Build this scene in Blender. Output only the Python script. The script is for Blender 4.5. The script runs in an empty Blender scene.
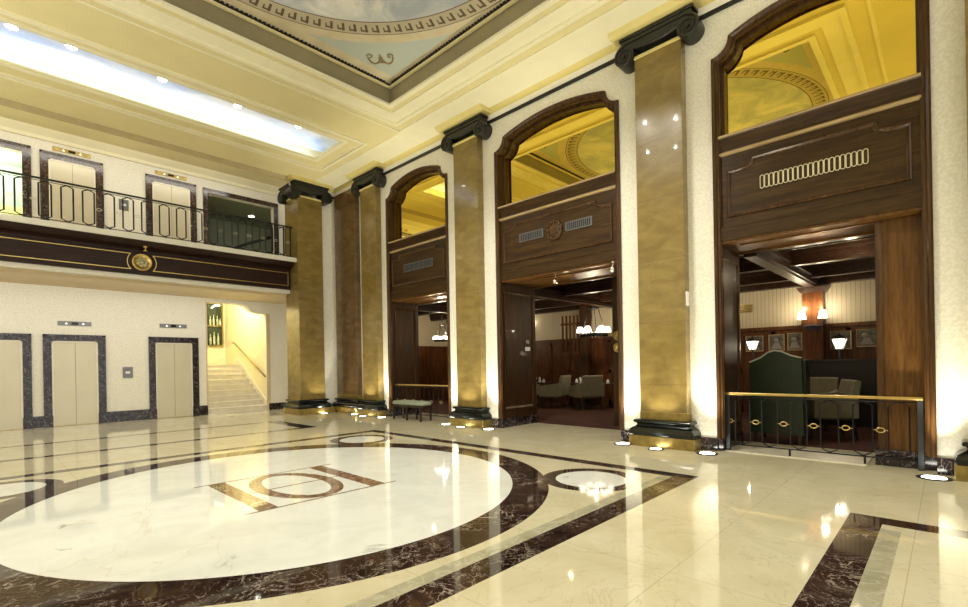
import bpy, bmesh, math, random
from math import pi, sin, cos, sqrt, radians
from mathutils import Vector, Matrix
random.seed(4)
SC = bpy.context.scene
COL = SC.collection

# ------------------------------------------------------------------ camera
AL = 0.8066          # yaw from +Y towards +X
fw = Vector((0.7218, 0.6921, 0)).normalized()
rt = Vector((fw.y, -fw.x, 0))
up = Vector((0, 0, 1))
cd = bpy.data.cameras.new('camera')
cam = bpy.data.objects.new('camera', cd); COL.objects.link(cam)
roll = radians(0.988)
r2 = rt*cos(roll) - up*sin(roll)      # image right axis in world
u2 = up*cos(roll) + rt*sin(roll)
Mx = Matrix((r2, u2, -fw)).transposed().to_4x4()
Mx.translation = Vector((0, 0, 1.4))
cam.matrix_world = Mx
cd.sensor_width = 36.0
cd.lens = 483.66/968*36.0
cd.shift_x = 0.0
cd.shift_y = 61.0/968
cd.clip_start = 0.05; cd.clip_end = 200
SC.camera = cam

# ------------------------------------------------------------------ world / light / exposure
W = bpy.data.worlds.new('world'); SC.world = W; W.use_nodes = True
bg = W.node_tree.nodes['Background']
bg.inputs[0].default_value = (1.0, 0.975, 0.90, 1); bg.inputs[1].default_value = 1.0
vs = SC.view_settings
vs.view_transform = 'Standard'; vs.look = 'None'; vs.exposure = 0.66; vs.gamma = 1.0
vs.use_curve_mapping = False

def area_light(name, loc, rot, sx, sy, e, col=(1, .95, .82), parent=None, spread=pi):
    l = bpy.data.lights.new(name, 'AREA'); l.shape = 'RECTANGLE'; l.size = sx; l.size_y = sy
    l.energy = e; l.color = col; l.spread = spread
    o = bpy.data.objects.new(name, l); COL.objects.link(o); o.location = loc; o.rotation_euler = rot
    return o
def point_light(name, loc, e, r=.05, col=(1, .85, .6), parent=None):
    l = bpy.data.lights.new(name, 'POINT'); l.energy = e; l.color = col; l.shadow_soft_size = r
    o = bpy.data.objects.new(name, l); COL.objects.link(o); o.location = loc
    if parent: o.parent = parent; o.location = Vector(loc) - parent.location
    return o
def spot_light(name, loc, target, e, ang=60, r=.03, col=(1, .9, .65), blend=.6, parent=None):
    l = bpy.data.lights.new(name, 'SPOT'); l.energy = e; l.color = col; l.shadow_soft_size = r
    l.spot_size = radians(ang); l.spot_blend = blend
    o = bpy.data.objects.new(name, l); COL.objects.link(o)
    d = Vector(target) - Vector(loc)
    o.rotation_euler = d.to_track_quat('-Z', 'Y').to_euler()
    o.location = loc
    if parent: o.parent = parent; o.location = Vector(loc) - parent.location
    return o

# cove strips hidden on the ledge of the painted sky recess
area_light('cove_strip', (1.9, 10.55, 7.06), (pi, 0, 0), 9.0, .28, 7, (.60, .70, 1.0))
area_light('cove_strip.001', (1.9, 12.42, 7.06), (pi, 0, 0), 9.0, .28, 30, (.60, .72, 1.0))
# lobby downlights
DL = [(3.92, 5.36), (3.60, 4.72), (2.25, 6.07), (1.99, 5.38)]
for x_, y_ in DL:
    spot_light('downlight_beam', (x_, y_, 7.34), (x_, y_, 0), 260, 140, .025, (1, .95, .82), .5)
# added fill lights that brighten the ceiling, out of view to the left
area_light('added_uplighter', (-3.0, 3.5, 2.7), (pi, 0, 0), 2.5, 6, 150, (1, .95, .82))
area_light('added_uplighter.001', (-3.0, 10.5, 2.7), (pi, 0, 0), 2.5, 4, 95, (1, .95, .82))
# strips added to brighten the balcony corridor and the elevator wall below it
area_light('corridor_fill_strip', (.5, 14.9, 7.40), (radians(25), 0, 0), 11, .3, 60, (1, .95, .84))
area_light('under_balcony_fill_strip', (.8, 14.9, 3.58), (radians(20), 0, 0), 10, .25, 70, (1, .96, .88))

# ------------------------------------------------------------------ mesh helper
class M:
    def __init__(s): s.v = []; s.f = []; s.mi = []; s.sm = []
    def add(s, vs_, fs, mi=0, smooth=False):
        b = len(s.v); s.v += [tuple(v) for v in vs_]
        for f in fs: s.f.append([b+i for i in f]); s.mi.append(mi); s.sm.append(smooth)
        return s
    def box(s, x0, x1, y0, y1, z0, z1, mi=0):
        if x0 > x1: x0, x1 = x1, x0
        if y0 > y1: y0, y1 = y1, y0
        if z0 > z1: z0, z1 = z1, z0
        v = [(x0,y0,z0),(x1,y0,z0),(x1,y1,z0),(x0,y1,z0),(x0,y0,z1),(x1,y0,z1),(x1,y1,z1),(x0,y1,z1)]
        return s.add(v, [(0,3,2,1),(4,5,6,7),(0,1,5,4),(1,2,6,5),(2,3,7,6),(3,0,4,7)], mi)
    def frustum(s, c0, h0, z0, c1, h1, z1, mi=0):
        v = []
        for (cx, cy), (hx, hy), z in ((c0, h0, z0), (c1, h1, z1)):
            v += [(cx-hx,cy-hy,z),(cx+hx,cy-hy,z),(cx+hx,cy+hy,z),(cx-hx,cy+hy,z)]
        return s.add(v, [(0,3,2,1),(4,5,6,7),(0,1,5,4),(1,2,6,5),(2,3,7,6),(3,0,4,7)], mi)
    def tube(s, pts, r, n=8, closed=False, mi=0, cap=True):
        pts = [Vector(p) for p in pts]; N = len(pts)
        rs = r if isinstance(r, (list, tuple)) else [r]*N
        vs_ = []; prev = None
        for i, p in enumerate(pts):
            a = pts[(i-1) % N] if (closed or i > 0) else p
            b = pts[(i+1) % N] if (closed or i < N-1) else p
            t = (b-a)
            if t.length < 1e-9: t = Vector((0,0,1))
            t.normalize()
            if prev is None:
                q = Vector((0,0,1)) if abs(t.z) < .9 else Vector((1,0,0))
            else: q = prev
            x = (q - t*q.dot(t))
            if x.length < 1e-6: x = Vector((1,0,0)) - t*t.x
            x.normalize(); prev = x; y = t.cross(x)
            for k in range(n):
                a_ = 2*pi*k/n; vs_.append(p + (x*cos(a_)+y*sin(a_))*rs[i])
        fs = []
        for i in range(N if closed else N-1):
            j = (i+1) % N
            for k in range(n):
                k2 = (k+1) % n; fs.append((i*n+k, i*n+k2, j*n+k2, j*n+k))
        if not closed and cap:
            fs.append(tuple(reversed(range(n)))); fs.append(tuple((N-1)*n+k for k in range(n)))
        return s.add(vs_, fs, mi, True)
    def cyl(s, c, r, h, axis='z', n=24, mi=0, r1=None):
        c = Vector(c); d = {'x':Vector((1,0,0)),'y':Vector((0,1,0)),'z':Vector((0,0,1))}[axis]
        a = {'x':Vector((0,1,0)),'y':Vector((0,0,1)),'z':Vector((1,0,0))}[axis]; b = d.cross(a)
        r1 = r if r1 is None else r1
        vs_ = [c+(a*cos(2*pi*k/n)+b*sin(2*pi*k/n))*r for k in range(n)] + [c+d*h+(a*cos(2*pi*k/n)+b*sin(2*pi*k/n))*r1 for k in range(n)]
        s.add(vs_, [(k,(k+1)%n,n+(k+1)%n,n+k) for k in range(n)], mi, True)
        return s.add(vs_, [tuple(reversed(range(n))), tuple(n+k for k in range(n))], mi)
    def lathe(s, c, prof, n=24, axis='z', mi=0):
        c = Vector(c); d = {'x':Vector((1,0,0)),'y':Vector((0,1,0)),'z':Vector((0,0,1))}[axis]
        a = {'x':Vector((0,1,0)),'y':Vector((0,0,1)),'z':Vector((1,0,0))}[axis]; b = d.cross(a)
        vs_ = [c+d*h+(a*cos(2*pi*k/n)+b*sin(2*pi*k/n))*r for (r,h) in prof for k in range(n)]
        fs = [(i*n+k, i*n+(k+1)%n, (i+1)*n+(k+1)%n, (i+1)*n+k) for i in range(len(prof)-1) for k in range(n)]
        fs += [tuple(reversed(range(n))), tuple((len(prof)-1)*n+k for k in range(n))]
        return s.add(vs_, fs, mi, True)
    def prism(s, poly, axis, a0, a1, mi=0, smooth=False):
        # poly = list of 2D points in the plane of the two other axes (x: (y,z), y: (x,z), z: (x,y))
        def P(p, t):
            return {'x':(t,p[0],p[1]),'y':(p[0],t,p[1]),'z':(p[0],p[1],t)}[axis]
        n = len(poly); v = [P(p,a0) for p in poly]+[P(p,a1) for p in poly]
        s.add(v, [(k,(k+1)%n,n+(k+1)%n,n+k) for k in range(n)], mi, smooth)
        return s.add(v, [tuple(reversed(range(n))), tuple(n+k for k in range(n))], mi)
    def sweep(s, pts2, prof, plane='yz', closed=False, mi=0, inward=1):
        # pts2 in plane; prof = [(offset, depth)] offset along the left normal * inward
        N = len(pts2); P2 = [Vector(p) for p in pts2]; nr = []
        for i in range(N):
            a = P2[(i-1) % N] if (closed or i > 0) else None
            b = P2[(i+1) % N] if (closed or i < N-1) else None
            ns = []
            if a is not None: t = (P2[i]-a).normalized(); ns.append(Vector((-t.y, t.x)))
            if b is not None: t = (b-P2[i]).normalized(); ns.append(Vector((-t.y, t.x)))
            n_ = sum(ns, Vector((0,0)))
            if len(ns) == 2:
                n_.normalize(); k = max(.45, n_.dot(ns[0])); n_ = n_/k
            nr.append(n_*inward)
        vs_ = []
        for i in range(N):
            for o, d in prof:
                q = P2[i]+nr[i]*o
                vs_.append((d,q.x,q.y) if plane == 'yz' else ((q.x,d,q.y) if plane == 'xz' else (q.x,q.y,d)))
        m = len(prof); fs = []
        for i in range(N if closed else N-1):
            j = (i+1) % N
            for k in range(m):
                k2 = (k+1) % m; fs.append((i*m+k, i*m+k2, j*m+k2, j*m+k))
        if not closed: fs.append(tuple(range(m))); fs.append(tuple((N-1)*m+k for k in reversed(range(m))))
        return s.add(vs_, fs, mi)
    def xf(s, mat):
        s.v = [tuple(mat @ Vector(v)) for v in s.v]; return s

def obj(name, m, mats, parent=None, base=None, bevel=0, loc=None):
    """one mesh object; vertices are given in the frame of `base` (default world) """
    me = bpy.data.meshes.new(name)
    off = Vector((0,0,0))
    if parent is not None:
        p = parent
        while p is not None:
            off += p.location; p = p.parent
        if parent.get('_local') or (parent.parent and parent.parent.get('_local')): off = Vector((0,0,0))
    if loc is not None: off = Vector(loc)
    me.from_pydata([tuple(Vector(v)-off) for v in m.v], [], m.f)
    if not isinstance(mats, (list, tuple)): mats = [mats]
    for x in mats: me.materials.append(x)
    for p, i, sm in zip(me.polygons, m.mi, m.sm): p.material_index = i; p.use_smooth = sm
    b = bmesh.new(); b.from_mesh(me); bmesh.ops.recalc_face_normals(b, faces=b.faces); b.to_mesh(me); b.free()
    me.update()
    o = bpy.data.objects.new(name, me); COL.objects.link(o)
    if parent is not None: o.parent = parent
    if loc is not None: o.location = loc
    if bevel:
        bv = o.modifiers.new('bevel', 'BEVEL'); bv.width = bevel; bv.segments = 2; bv.limit_method = 'ANGLE'
    return o
def struct(name, m, mats, **k):
    o = obj(name, m, mats, **k); o['kind'] = 'structure'; return o
def thing(name, label, cat, loc=(0,0,0), rz=0, group=None, local=False):
    o = bpy.data.objects.new(name, None); COL.objects.link(o)
    o.location = loc; o.rotation_euler = (0,0,rz); o['label'] = label; o['category'] = cat
    if group: o['group'] = group
    if local: o['_local'] = 1
    o.empty_display_size = .1
    return o
def tag(o, label, cat, group=None):
    o['label'] = label; o['category'] = cat
    if group: o['group'] = group
    return o
def dup(root, loc, rz=None, label=None, group=None):
    r = root.copy(); COL.objects.link(r); r.location = loc
    if rz is not None: r.rotation_euler = (0,0,rz)
    if label: r['label'] = label
    if group: r['group'] = group
    for ch in list(root.children):
        c = ch.copy(); COL.objects.link(c); c.parent = r
        for g in ch.children:
            d = g.copy(); COL.objects.link(d); d.parent = c
    return r

# ------------------------------------------------------------------ material helper (node expressions)
class Ex:
    def __init__(s, nt, sock): s.nt = nt; s.k = sock
    def _m(s, op, *a):
        n = s.nt.nodes.new('ShaderNodeMath'); n.operation = op
        for i, x in enumerate((s,)+a):
            if isinstance(x, Ex): s.nt.links.new(x.k, n.inputs[i])
            else: n.inputs[i].default_value = float(x)
        return Ex(s.nt, n.outputs[0])
    def __add__(s, o): return s._m('ADD', o)
    def __sub__(s, o): return s._m('SUBTRACT', o)
    def __mul__(s, o): return s._m('MULTIPLY', o)
    def __truediv__(s, o): return s._m('DIVIDE', o)
    def gt(s, o): return s._m('GREATER_THAN', o)
    def lt(s, o): return s._m('LESS_THAN', o)
    def abs(s): return s._m('ABSOLUTE')
    def max(s, o): return s._m('MAXIMUM', o)
    def min(s, o): return s._m('MINIMUM', o)
    def sqrt(s): return s._m('SQRT')
    def frac(s): return s._m('FRACT')
    def mod(s, o): return s._m('MODULO', o)
    def floor(s): return s._m('FLOOR')
    def atan2(s, o): return s._m('ARCTAN2', o)
    def inv(s): return s._m('MULTIPLY', -1)._m('ADD', 1)
def between(e, a, b): return e.gt(a)*e.lt(b)

class Mat:
    def __init__(s, name, rough=.5, metal=0, spec=.5, coat=0, coord='Object'):
        s.m = bpy.data.materials.new(name); s.m.use_nodes = True; s.nt = s.m.node_tree
        s.b = s.nt.nodes['Principled BSDF']
        s.b.inputs['Roughness'].default_value = rough; s.b.inputs['Metallic'].default_value = metal
        s.b.inputs['Specular IOR Level'].default_value = spec
        s.b.inputs['Coat Weight'].default_value = coat; s.b.inputs['Coat Roughness'].default_value = .03
        tc = s.nt.nodes.new('ShaderNodeTexCoord'); s.co = tc.outputs[coord]
        sp = s.nt.nodes.new('ShaderNodeSeparateXYZ'); s.nt.links.new(s.co, sp.inputs[0])
        s.x, s.y, s.z = [Ex(s.nt, sp.outputs[i]) for i in range(3)]
    def mapped(s, sc=(1,1,1), co=None):
        n = s.nt.nodes.new('ShaderNodeMapping'); n.inputs['Scale'].default_value = sc
        s.nt.links.new(co or s.co, n.inputs[0]); return n.outputs[0]
    def noise(s, scale=1, detail=4, rough=.5, dist=0, sc=(1,1,1)):
        n = s.nt.nodes.new('ShaderNodeTexNoise'); n.inputs['Scale'].default_value = scale
        n.inputs['Detail'].default_value = detail; n.inputs['Roughness'].default_value = rough
        n.inputs['Distortion'].default_value = dist
        s.nt.links.new(s.mapped(sc), n.inputs[0]); return Ex(s.nt, n.outputs['Fac'])
    def ramp(s, e, stops):
        n = s.nt.nodes.new('ShaderNodeValToRGB'); s.nt.links.new(e.k, n.inputs[0]); el = n.color_ramp.elements
        while len(el) < len(stops): el.new(.5)
        for i, (p, c) in enumerate(stops): el[i].position = p; el[i].color = (c[0],c[1],c[2],1)
        return n.outputs[0]
    def val(s, e, p0, p1, v0=0, v1=1):
        n = s.nt.nodes.new('ShaderNodeMapRange'); n.clamp = True
        s.nt.links.new(e.k, n.inputs[0]); n.inputs[1].default_value = p0; n.inputs[2].default_value = p1
        n.inputs[3].default_value = v0; n.inputs[4].default_value = v1; return Ex(s.nt, n.outputs[0])
    def mix(s, f, a, b):
        n = s.nt.nodes.new('ShaderNodeMix'); n.data_type = 'RGBA'
        if isinstance(f, Ex): s.nt.links.new(f.k, n.inputs[0])
        else: n.inputs[0].default_value = f
        for i, c in ((6, a), (7, b)):
            if isinstance(c, tuple): n.inputs[i].default_value = (c[0],c[1],c[2],1)
            else: s.nt.links.new(c, n.inputs[i])
        return n.outputs[2]
    def vein(s, scale, width, dist=1.5, detail=5, sc=(1,1,1)):
        n = s.noise(scale, detail, .55, dist, sc)
        return s.val((n-.5).abs(), 0, width, 1, 0)
    def color(s, c):
        if isinstance(c, tuple): s.b.inputs['Base Color'].default_value = (c[0],c[1],c[2],1)
        else: s.nt.links.new(c, s.b.inputs['Base Color'])
        return s
    def rough(s, e): s.nt.links.new(e.k, s.b.inputs['Roughness']); return s
    def bump(s, e, strength=.3, dist=.01):
        n = s.nt.nodes.new('ShaderNodeBump'); n.inputs['Strength'].default_value = strength; n.inputs['Distance'].default_value = dist
        s.nt.links.new(e.k, n.inputs['Height']); s.nt.links.new(n.outputs[0], s.b.inputs['Normal']); return s
    def emit(s, c, st):
        if isinstance(c, tuple): s.b.inputs['Emission Color'].default_value = (c[0],c[1],c[2],1)
        else: s.nt.links.new(c, s.b.inputs['Emission Color'])
        s.b.inputs['Emission Strength'].default_value = st; return s

def plain(name, col, rough=.5, metal=0, spec=.5, coat=0, var=.08, scale=6):
    m = Mat(name, rough, metal, spec, coat)
    n = m.noise(scale, 3)
    a = tuple(c*(1-var) for c in col); b = tuple(min(1, c*(1+var)) for c in col)
    m.color(m.ramp(n, [(.3, a), (.7, b)])); return m.m
def dark_marble_col(m, base=(.035,.014,.012), lite=(.11,.055,.045), vein=(.62,.58,.56), sc=1.0):
    v = m.vein(2.2*sc, .006, 2.2).max(m.vein(5.5*sc, .005, 1.5)*.45)
    n = m.noise(3*sc, 4)
    return m.mix(v, m.ramp(n, [(.35, base), (.7, lite)]), vein)

# ---- paints / plaster
m = Mat('wallpaper_cream', .75, spec=.2)
w = m.noise(28, 2, sc=(1,1,1)); w2 = m.noise(7, 2)
m.color(m.mix(m.val(w, .46, .56), m.ramp(w2, [(.3,(.75,.72,.62)),(.7,(.79,.765,.66))]), (.84,.82,.73))); m.bump(w, .15, .004)
WALLP = m.m
CEIL = plain('ceiling_paint_pale_yellow', (.77,.69,.38), .6, var=.03, scale=2)
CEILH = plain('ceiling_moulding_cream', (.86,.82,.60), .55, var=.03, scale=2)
CEILO = plain('ceiling_edge_shadow_olive', (.46,.38,.20), .6)  # dark olive puts the shadow band at the beam edge into the colour
CEILY = plain('cornice_yellow', (.70,.60,.24), .5, var=.05, scale=3)  # yellow tone of the cove and the neck fillets
TANP = plain('tan_paint_under_balcony', (.62,.50,.32), .6, var=.05, scale=3)
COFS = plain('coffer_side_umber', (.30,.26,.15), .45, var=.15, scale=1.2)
WHITEP = plain('white_paint', (.82,.80,.72), .5, var=.03)
STAIRW = plain('stair_wall_cream', (.80,.74,.50), .6, var=.04, scale=3)
# ---- stones
m = Mat('black_marble_white_veins', .12)
m.color(dark_marble_col(m, (.006,.004,.006), (.022,.010,.014), (.55,.52,.55), 1.5)); DMARB = m.m
m = Mat('brown_marble_surround', .15)
m.color(dark_marble_col(m, (.016,.008,.007), (.07,.035,.026), (.6,.52,.46), 1.5)); BMARB = m.m
m = Mat('golden_travertine_polished', .22, spec=.35, coat=.5)
n1 = m.noise(2.2, 6, .6, .6, (1,1,2.2)); n2 = m.noise(26, 3, .6, 0, (1,1,3))
blk = (m.z/1.02).floor()._m('MULTIPLY', .37).frac()
joint = (m.z/1.02).frac().lt(.008)
c = m.ramp(n1*.75+n2*.25+blk*.08, [(.33,(.155,.105,.028)),(.5,(.215,.150,.043)),(.68,(.275,.20,.062))])
m.color(m.mix(joint*.6, c, (.12,.07,.03))); TRAV = m.m
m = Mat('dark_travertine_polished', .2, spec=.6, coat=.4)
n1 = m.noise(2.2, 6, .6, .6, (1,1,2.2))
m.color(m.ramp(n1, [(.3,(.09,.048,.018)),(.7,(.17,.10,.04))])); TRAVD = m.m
BLACKM = plain('polished_black_green_stone', (.004,.006,.006), .13, spec=.45, var=.4)
CAPM = plain('dark_bronze_green_capital', (.012,.012,.009), .32, spec=.5, var=.4)
STEP = plain('stair_marble_cream', (.70,.65,.53), .35, var=.08, scale=5)
# ---- metals
BRASS = plain('brass_polished', (.78,.58,.22), .28, metal=1, var=.1)
BRASSD = plain('brass_plinth_aged', (.36,.27,.09), .34, metal=.85, var=.25, scale=9)
IRON = plain('black_iron', (.018,.018,.022), .4, metal=.4, var=.2)
STEEL = plain('brushed_steel', (.20,.20,.21), .35, metal=.8, var=.08)
CHROME = plain('chrome_fixture', (.8,.8,.78), .2, metal=1, var=.03)
ELEV = plain('elevator_door_champagne', (.62,.57,.43), .32, metal=.25, var=.03, scale=2)
ELEVS = plain('elevator_inner_frame', (.72,.68,.55), .35, metal=.2, var=.03)
# ---- wood
def wood(name, c0, c1, c2, axis='z', rough=.36, coat=.05):
    m = Mat(name, rough, coat=coat)
    sc = {'z':(9,9,.7),'y':(9,.7,9),'x':(.7,9,9)}[axis]
    n = m.noise(1.6, 6, .6, .8, sc); n2 = m.noise(9, 3, .5, 0, sc)
    m.b.inputs['Specular IOR Level'].default_value = .22
    m.color(m.ramp(n*.7+n2*.3, [(.32,c0),(.5,c1),(.68,c2)])); return m.m
WOODV = wood('mahogany_vertical', (.018,.008,.003), (.038,.017,.006), (.066,.031,.010), 'z')
WOODH = wood('mahogany_horizontal', (.018,.008,.002), (.042,.020,.005), (.078,.040,.010), 'y')
WOODX = wood('mahogany_fascia', (.014,.006,.005), (.028,.012,.009), (.045,.020,.014), 'x')
WOODC = wood('mahogany_casing', (.026,.012,.005), (.060,.028,.010), (.11,.055,.021), 'z', .22, .2)
WOODR = wood('oak_panel_amber', (.05,.020,.004), (.105,.046,.010), (.16,.077,.020), 'z')
WOODD = wood('dark_beam_wood', (.016,.007,.004), (.03,.013,.007), (.055,.026,.014), 'x', .35, .2)
WOODB = wood('bead_highlight_wood', (.30,.20,.09), (.42,.30,.15), (.55,.41,.22), 'y', .25, .5)  # bead's lacquer highlight put into a pale wood colour; portrait frames share it
WOODE = wood('edge_wood_honey', (.22,.10,.03), (.34,.17,.05), (.45,.25,.08), 'z')
# ---- mirrors, fabric
m = Mat('amber_mirror_glass', .015, 1.0); m.color((.86,.65,.12)); MIRR = m.m
GREENL = plain('green_leather', (.006,.016,.004), .35, var=.2)
PIPING = plain('pale_piping', (.5,.5,.42), .5)
TAUPE = plain('taupe_upholstery', (.22,.20,.14), .8, var=.1, scale=12)
SAGE = plain('sage_cushion', (.28,.32,.24), .7, var=.06, scale=12)
DARKW = plain('dark_leg_wood', (.025,.012,.008), .35)
CLOTHD = plain('dark_tablecloth', (.03,.02,.02), .7)
WHITEC = plain('white_china', (.8,.8,.78), .4, var=.02)
m = Mat('carpet_maroon', .95, spec=.1); n = m.noise(60, 2); n2 = m.noise(1.5, 3)
m.color(m.ramp(n*.4+n2*.6, [(.3,(.050,.022,.016)),(.7,(.095,.045,.034))])); m.bump(n, .4, .006); CARPET = m.m
def emis(name, col, st):
    m = Mat(name, .5); m.color(col); m.emit(col, st); return m.m
E_UP = emis('uplight_lens_glow', (1,.97,.85), 14)
E_LAMP = emis('lamp_shade_glow', (1,.88,.68), 2.6)
E_DOWN = emis('downlight_glow', (1,.96,.85), 12)
E_LANT = emis('lantern_glass_glow', (1,.93,.80), 1.3)
# beadboard
m = Mat('cream_beadboard', .5); g = (m.y/.09).frac().lt(.12)
m.color(m.mix(g, (.60,.52,.36), (.34,.28,.18))); BEAD = m.m
# ---- floor
m = Mat('lobby_marble_floor', .045, spec=.62)
x, y = m.x, m.y
def boxmask(x0, x1, y0, y1): return between(x, x0, x1)*between(y, y0, y1)
def rad(cx, cy): return ((x-cx)*(x-cx)+(y-cy)*(y-cy)).sqrt()
cr = m.ramp(m.noise(1.4, 6, .6, 1.2), [(.3,(.62,.57,.39)),(.5,(.68,.635,.46)),(.72,(.73,.69,.53))])
tile = ((x/1.15).floor()*.37+(y/1.15).floor()*.61).frac()
cr = m.mix(tile*.14, cr, (.56,.47,.29))
cr = m.mix(m.vein(1.1, .010, 2.5)*.35, cr, (.42,.33,.20))
joint = ((x+.3)/1.15).frac().lt(.005).max(((y-.2)/1.15).frac().lt(.005))
cr = m.mix(joint*.45, cr, (.33,.26,.15))
CX, CY = 2.61, 5.675
R = rad(CX, CY)
dark = between(R, 2.604, 3.016)
dark = dark.max(boxmask(-.79, 6.01, 2.19, 9.14)*boxmask(-.55, 5.80, 2.43, 8.92).inv())
dark = dark.max(boxmask(-.3, 5.49, 10.72, 12.85)*boxmask(-.1, 5.16, 10.90, 12.68).inv())
dark = dark.max(boxmask(-.3, 5.45, -2.8, .655)*boxmask(-.05, 5.23, -2.5, .415).inv())
white = R.lt(2.604)
for cx, cy in ((5.08, 3.12), (5.08, 8.16), (.14, 3.12), (.14, 8.16)):
    r = rad(cx, cy); dark = dark.max(between(r, .42, .585)); white = white.max(r.lt(.42))
strip = boxmask(-.55, 5.80, 2.43, 2.56).max(boxmask(-.05, 5.10, .285, .415))
lx, ly = x, y
logo = boxmask(1.88, 2.07, 4.88, 6.45).max(boxmask(3.16, 3.35, 4.88, 6.45))
logo = logo.max(boxmask(1.74, 3.50, 4.86, 4.895)).max(boxmask(1.74, 3.50, 6.44, 6.475)).max(boxmask(2.05, 3.18, 5.65, 5.685))
O1 = (((x-2.61)/.46)*((x-2.61)/.46)+((y-5.67)/.77)*((y-5.67)/.77)).sqrt(); e2 = (((x-2.61)/.31)*((x-2.61)/.31)+((y-5.67)/.63)*((y-5.67)/.63)).sqrt()
logo = logo.max(O1.lt(1.0)*e2.gt(1.0))
wcol = m.ramp(m.noise(1.6, 6, .6, 1.5), [(.35,(.76,.79,.76)),(.6,(.84,.87,.85))])
wcol = m.mix(m.val(m.noise(.9, 6, .65, 2.2), .64, .72)*.8, wcol, (.22,.24,.22))
wcol = m.mix(m.vein(.35, .0025, .8)*.4, wcol, (.62,.58,.42))
v = (m.vein(1.8, .012, 2.6).max(m.vein(5.5, .014, 1.8)*.8))*m.val(m.noise(1.7, 3), .42, .62, .15, 1)
dcol = m.mix(v, m.ramp(m.noise(2.5, 5), [(.35,(.014,.007,.006)),(.7,(.052,.027,.021))]), (.50,.43,.37))
scol = m.mix(m.vein(3.2, .03, 2.0)*.6, m.ramp(m.noise(4, 5), [(.3,(.34,.33,.22)),(.7,(.50,.48,.36))]), (.62,.6,.5))
lcol = m.ramp(m.noise(11, 5, .7), [(.35,(.10,.05,.03)),(.55,(.27,.17,.11)),(.7,(.50,.41,.32))])
c = m.mix(white, cr, wcol); c = m.mix(strip, c, scol); c = m.mix(dark, c, dcol); c = m.mix(logo, c, lcol)
m.color(c); FLOOR = m.m
# ---- mural ceiling
m = Mat('painted_mural_ceiling', .6)
x, y = m.x, m.y; MX, MY = 2.85, 5.1
R = rad(MX, MY)
cl = m.ramp(m.noise(1.2, 7, .62, .8), [(.36,(.42,.47,.52)),(.5,(.56,.59,.60)),(.64,(.80,.79,.74))])
ang = (y-MY).atan2(x-MX)*(96/(2*pi)); fr = ang.frac()
rp = m.val(R, 2.93, 3.17, 0, 1)
key = between(rp, .1, .9)*(fr.lt(.22).max(between(fr, .22, .62)*((rp-.75).abs().lt(.09))).max(between(fr, .5, .62)*between(rp, .35, .8)))
key = key.max(between(R, 2.87, 2.89)).max(between(R, 3.19, 3.205))
creamp = m.ramp(m.noise(3, 3), [(.3,(.60,.52,.34)),(.7,(.70,.62,.44))])
ringc = m.mix(key, (.50,.44,.31), (.11,.075,.04))
ax = (x-MX).abs(); ay = (y-MY).abs()
sp = R.gt(3.42)*ax.lt(3.16)*ay.lt(3.16)
c = m.mix(sp, creamp, (.48,.53,.47)); c = m.mix(between(R, 2.87, 3.21), c, ringc); c = m.mix(R.lt(2.87), c, cl)
m.color(c); MURAL = m.m
m = Mat('painted_sky_panel', .7)
c = m.ramp(m.noise(.55, 6, .55, .6, (1,2,1)), [(.38,(.50,.60,.90)),(.52,(.70,.77,.95)),(.64,(.93,.94,.98))])
m.color(c); SKYP = m.m

exec_order = None
# ================================================================== SETTING
# ---- floor
o = struct('floor', M().box(-5.2, 9.12, -5.2, 16.6, -.2, 0).box(4.85, 6.72, 16.6, 21, -.2, 0), FLOOR)
o = struct('carpet', M().box(9.12, 16.5, -3.2, 17.0, -.2, .006), CARPET)
o = struct('threshold', M().box(7.95, 8.75, .78, 2.52, .0, .012), STEP)

WX = 7.9
BAYS = [(.105, 2.58), (4.15, 7.125), (8.69, 11.22)]      # right wall openings (y lo, y hi)
Z0, ZS, ZA = 6.056, 6.29, 6.47
def arch(b, inset=0):
    lo, hi = b; lo += inset; hi -= inset; cy = (lo+hi)/2; w = (hi-lo)/2
    r = .25; pts = []
    for k in range(9):                       # bite on the high-y side
        a = pi/2*k/8; pts.append((hi - r*sin(a), ZS-inset - (r)*cos(a) ))
    n = 24; xa = w-r-.02
    Rr = (xa*xa+(ZA-ZS)**2)/(2*(ZA-ZS)) if ZA > ZS else 1
    for k in range(n+1):
        yy = xa - 2*xa*k/n; pts.append((cy+yy, ZS-inset+.015 + sqrt(Rr*Rr-yy*yy)-sqrt(Rr*Rr-xa*xa)))
    for k in range(8, -1, -1):
        a = pi/2*k/8; pts.append((lo + r*sin(a), ZS-inset - r*cos(a)))
    return pts
# ---- right wall
m = M(); yy = -5.2
for lo, hi in BAYS:
    m.box(WX, 8.9 if lo > .2 else 8.2, yy, lo, 0, 3.3); m.box(WX, 8.2, yy, lo, 3.3, 7.05); yy = hi
m.box(WX, 8.9, yy, 15.8, 0, 3.3); m.box(WX, 8.25, yy, 15.8, 3.3, 7.05)
for b in BAYS:
    p = arch(b)
    poly_top = 7.05
    for (y0, z0), (y1, z1) in zip(p[:-1], p[1:]):
        if abs(y0-y1) < 1e-5: continue
        m.add([(WX,y0,z0),(WX,y1,z1),(WX,y1,poly_top),(WX,y0,poly_top),(8.2,y0,z0),(8.2,y1,z1),(8.2,y1,poly_top),(8.2,y0,poly_top)],
              [(0,1,2,3),(7,6,5,4),(0,4,5,1)])
    m.box(8.16, 8.2, b[0], b[1], 4.8, 7.05)
    m.box(8.14, 8.2, b[0], b[1], 3.24, 4.85)
struct('wall_right', m, WALLP)
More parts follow.
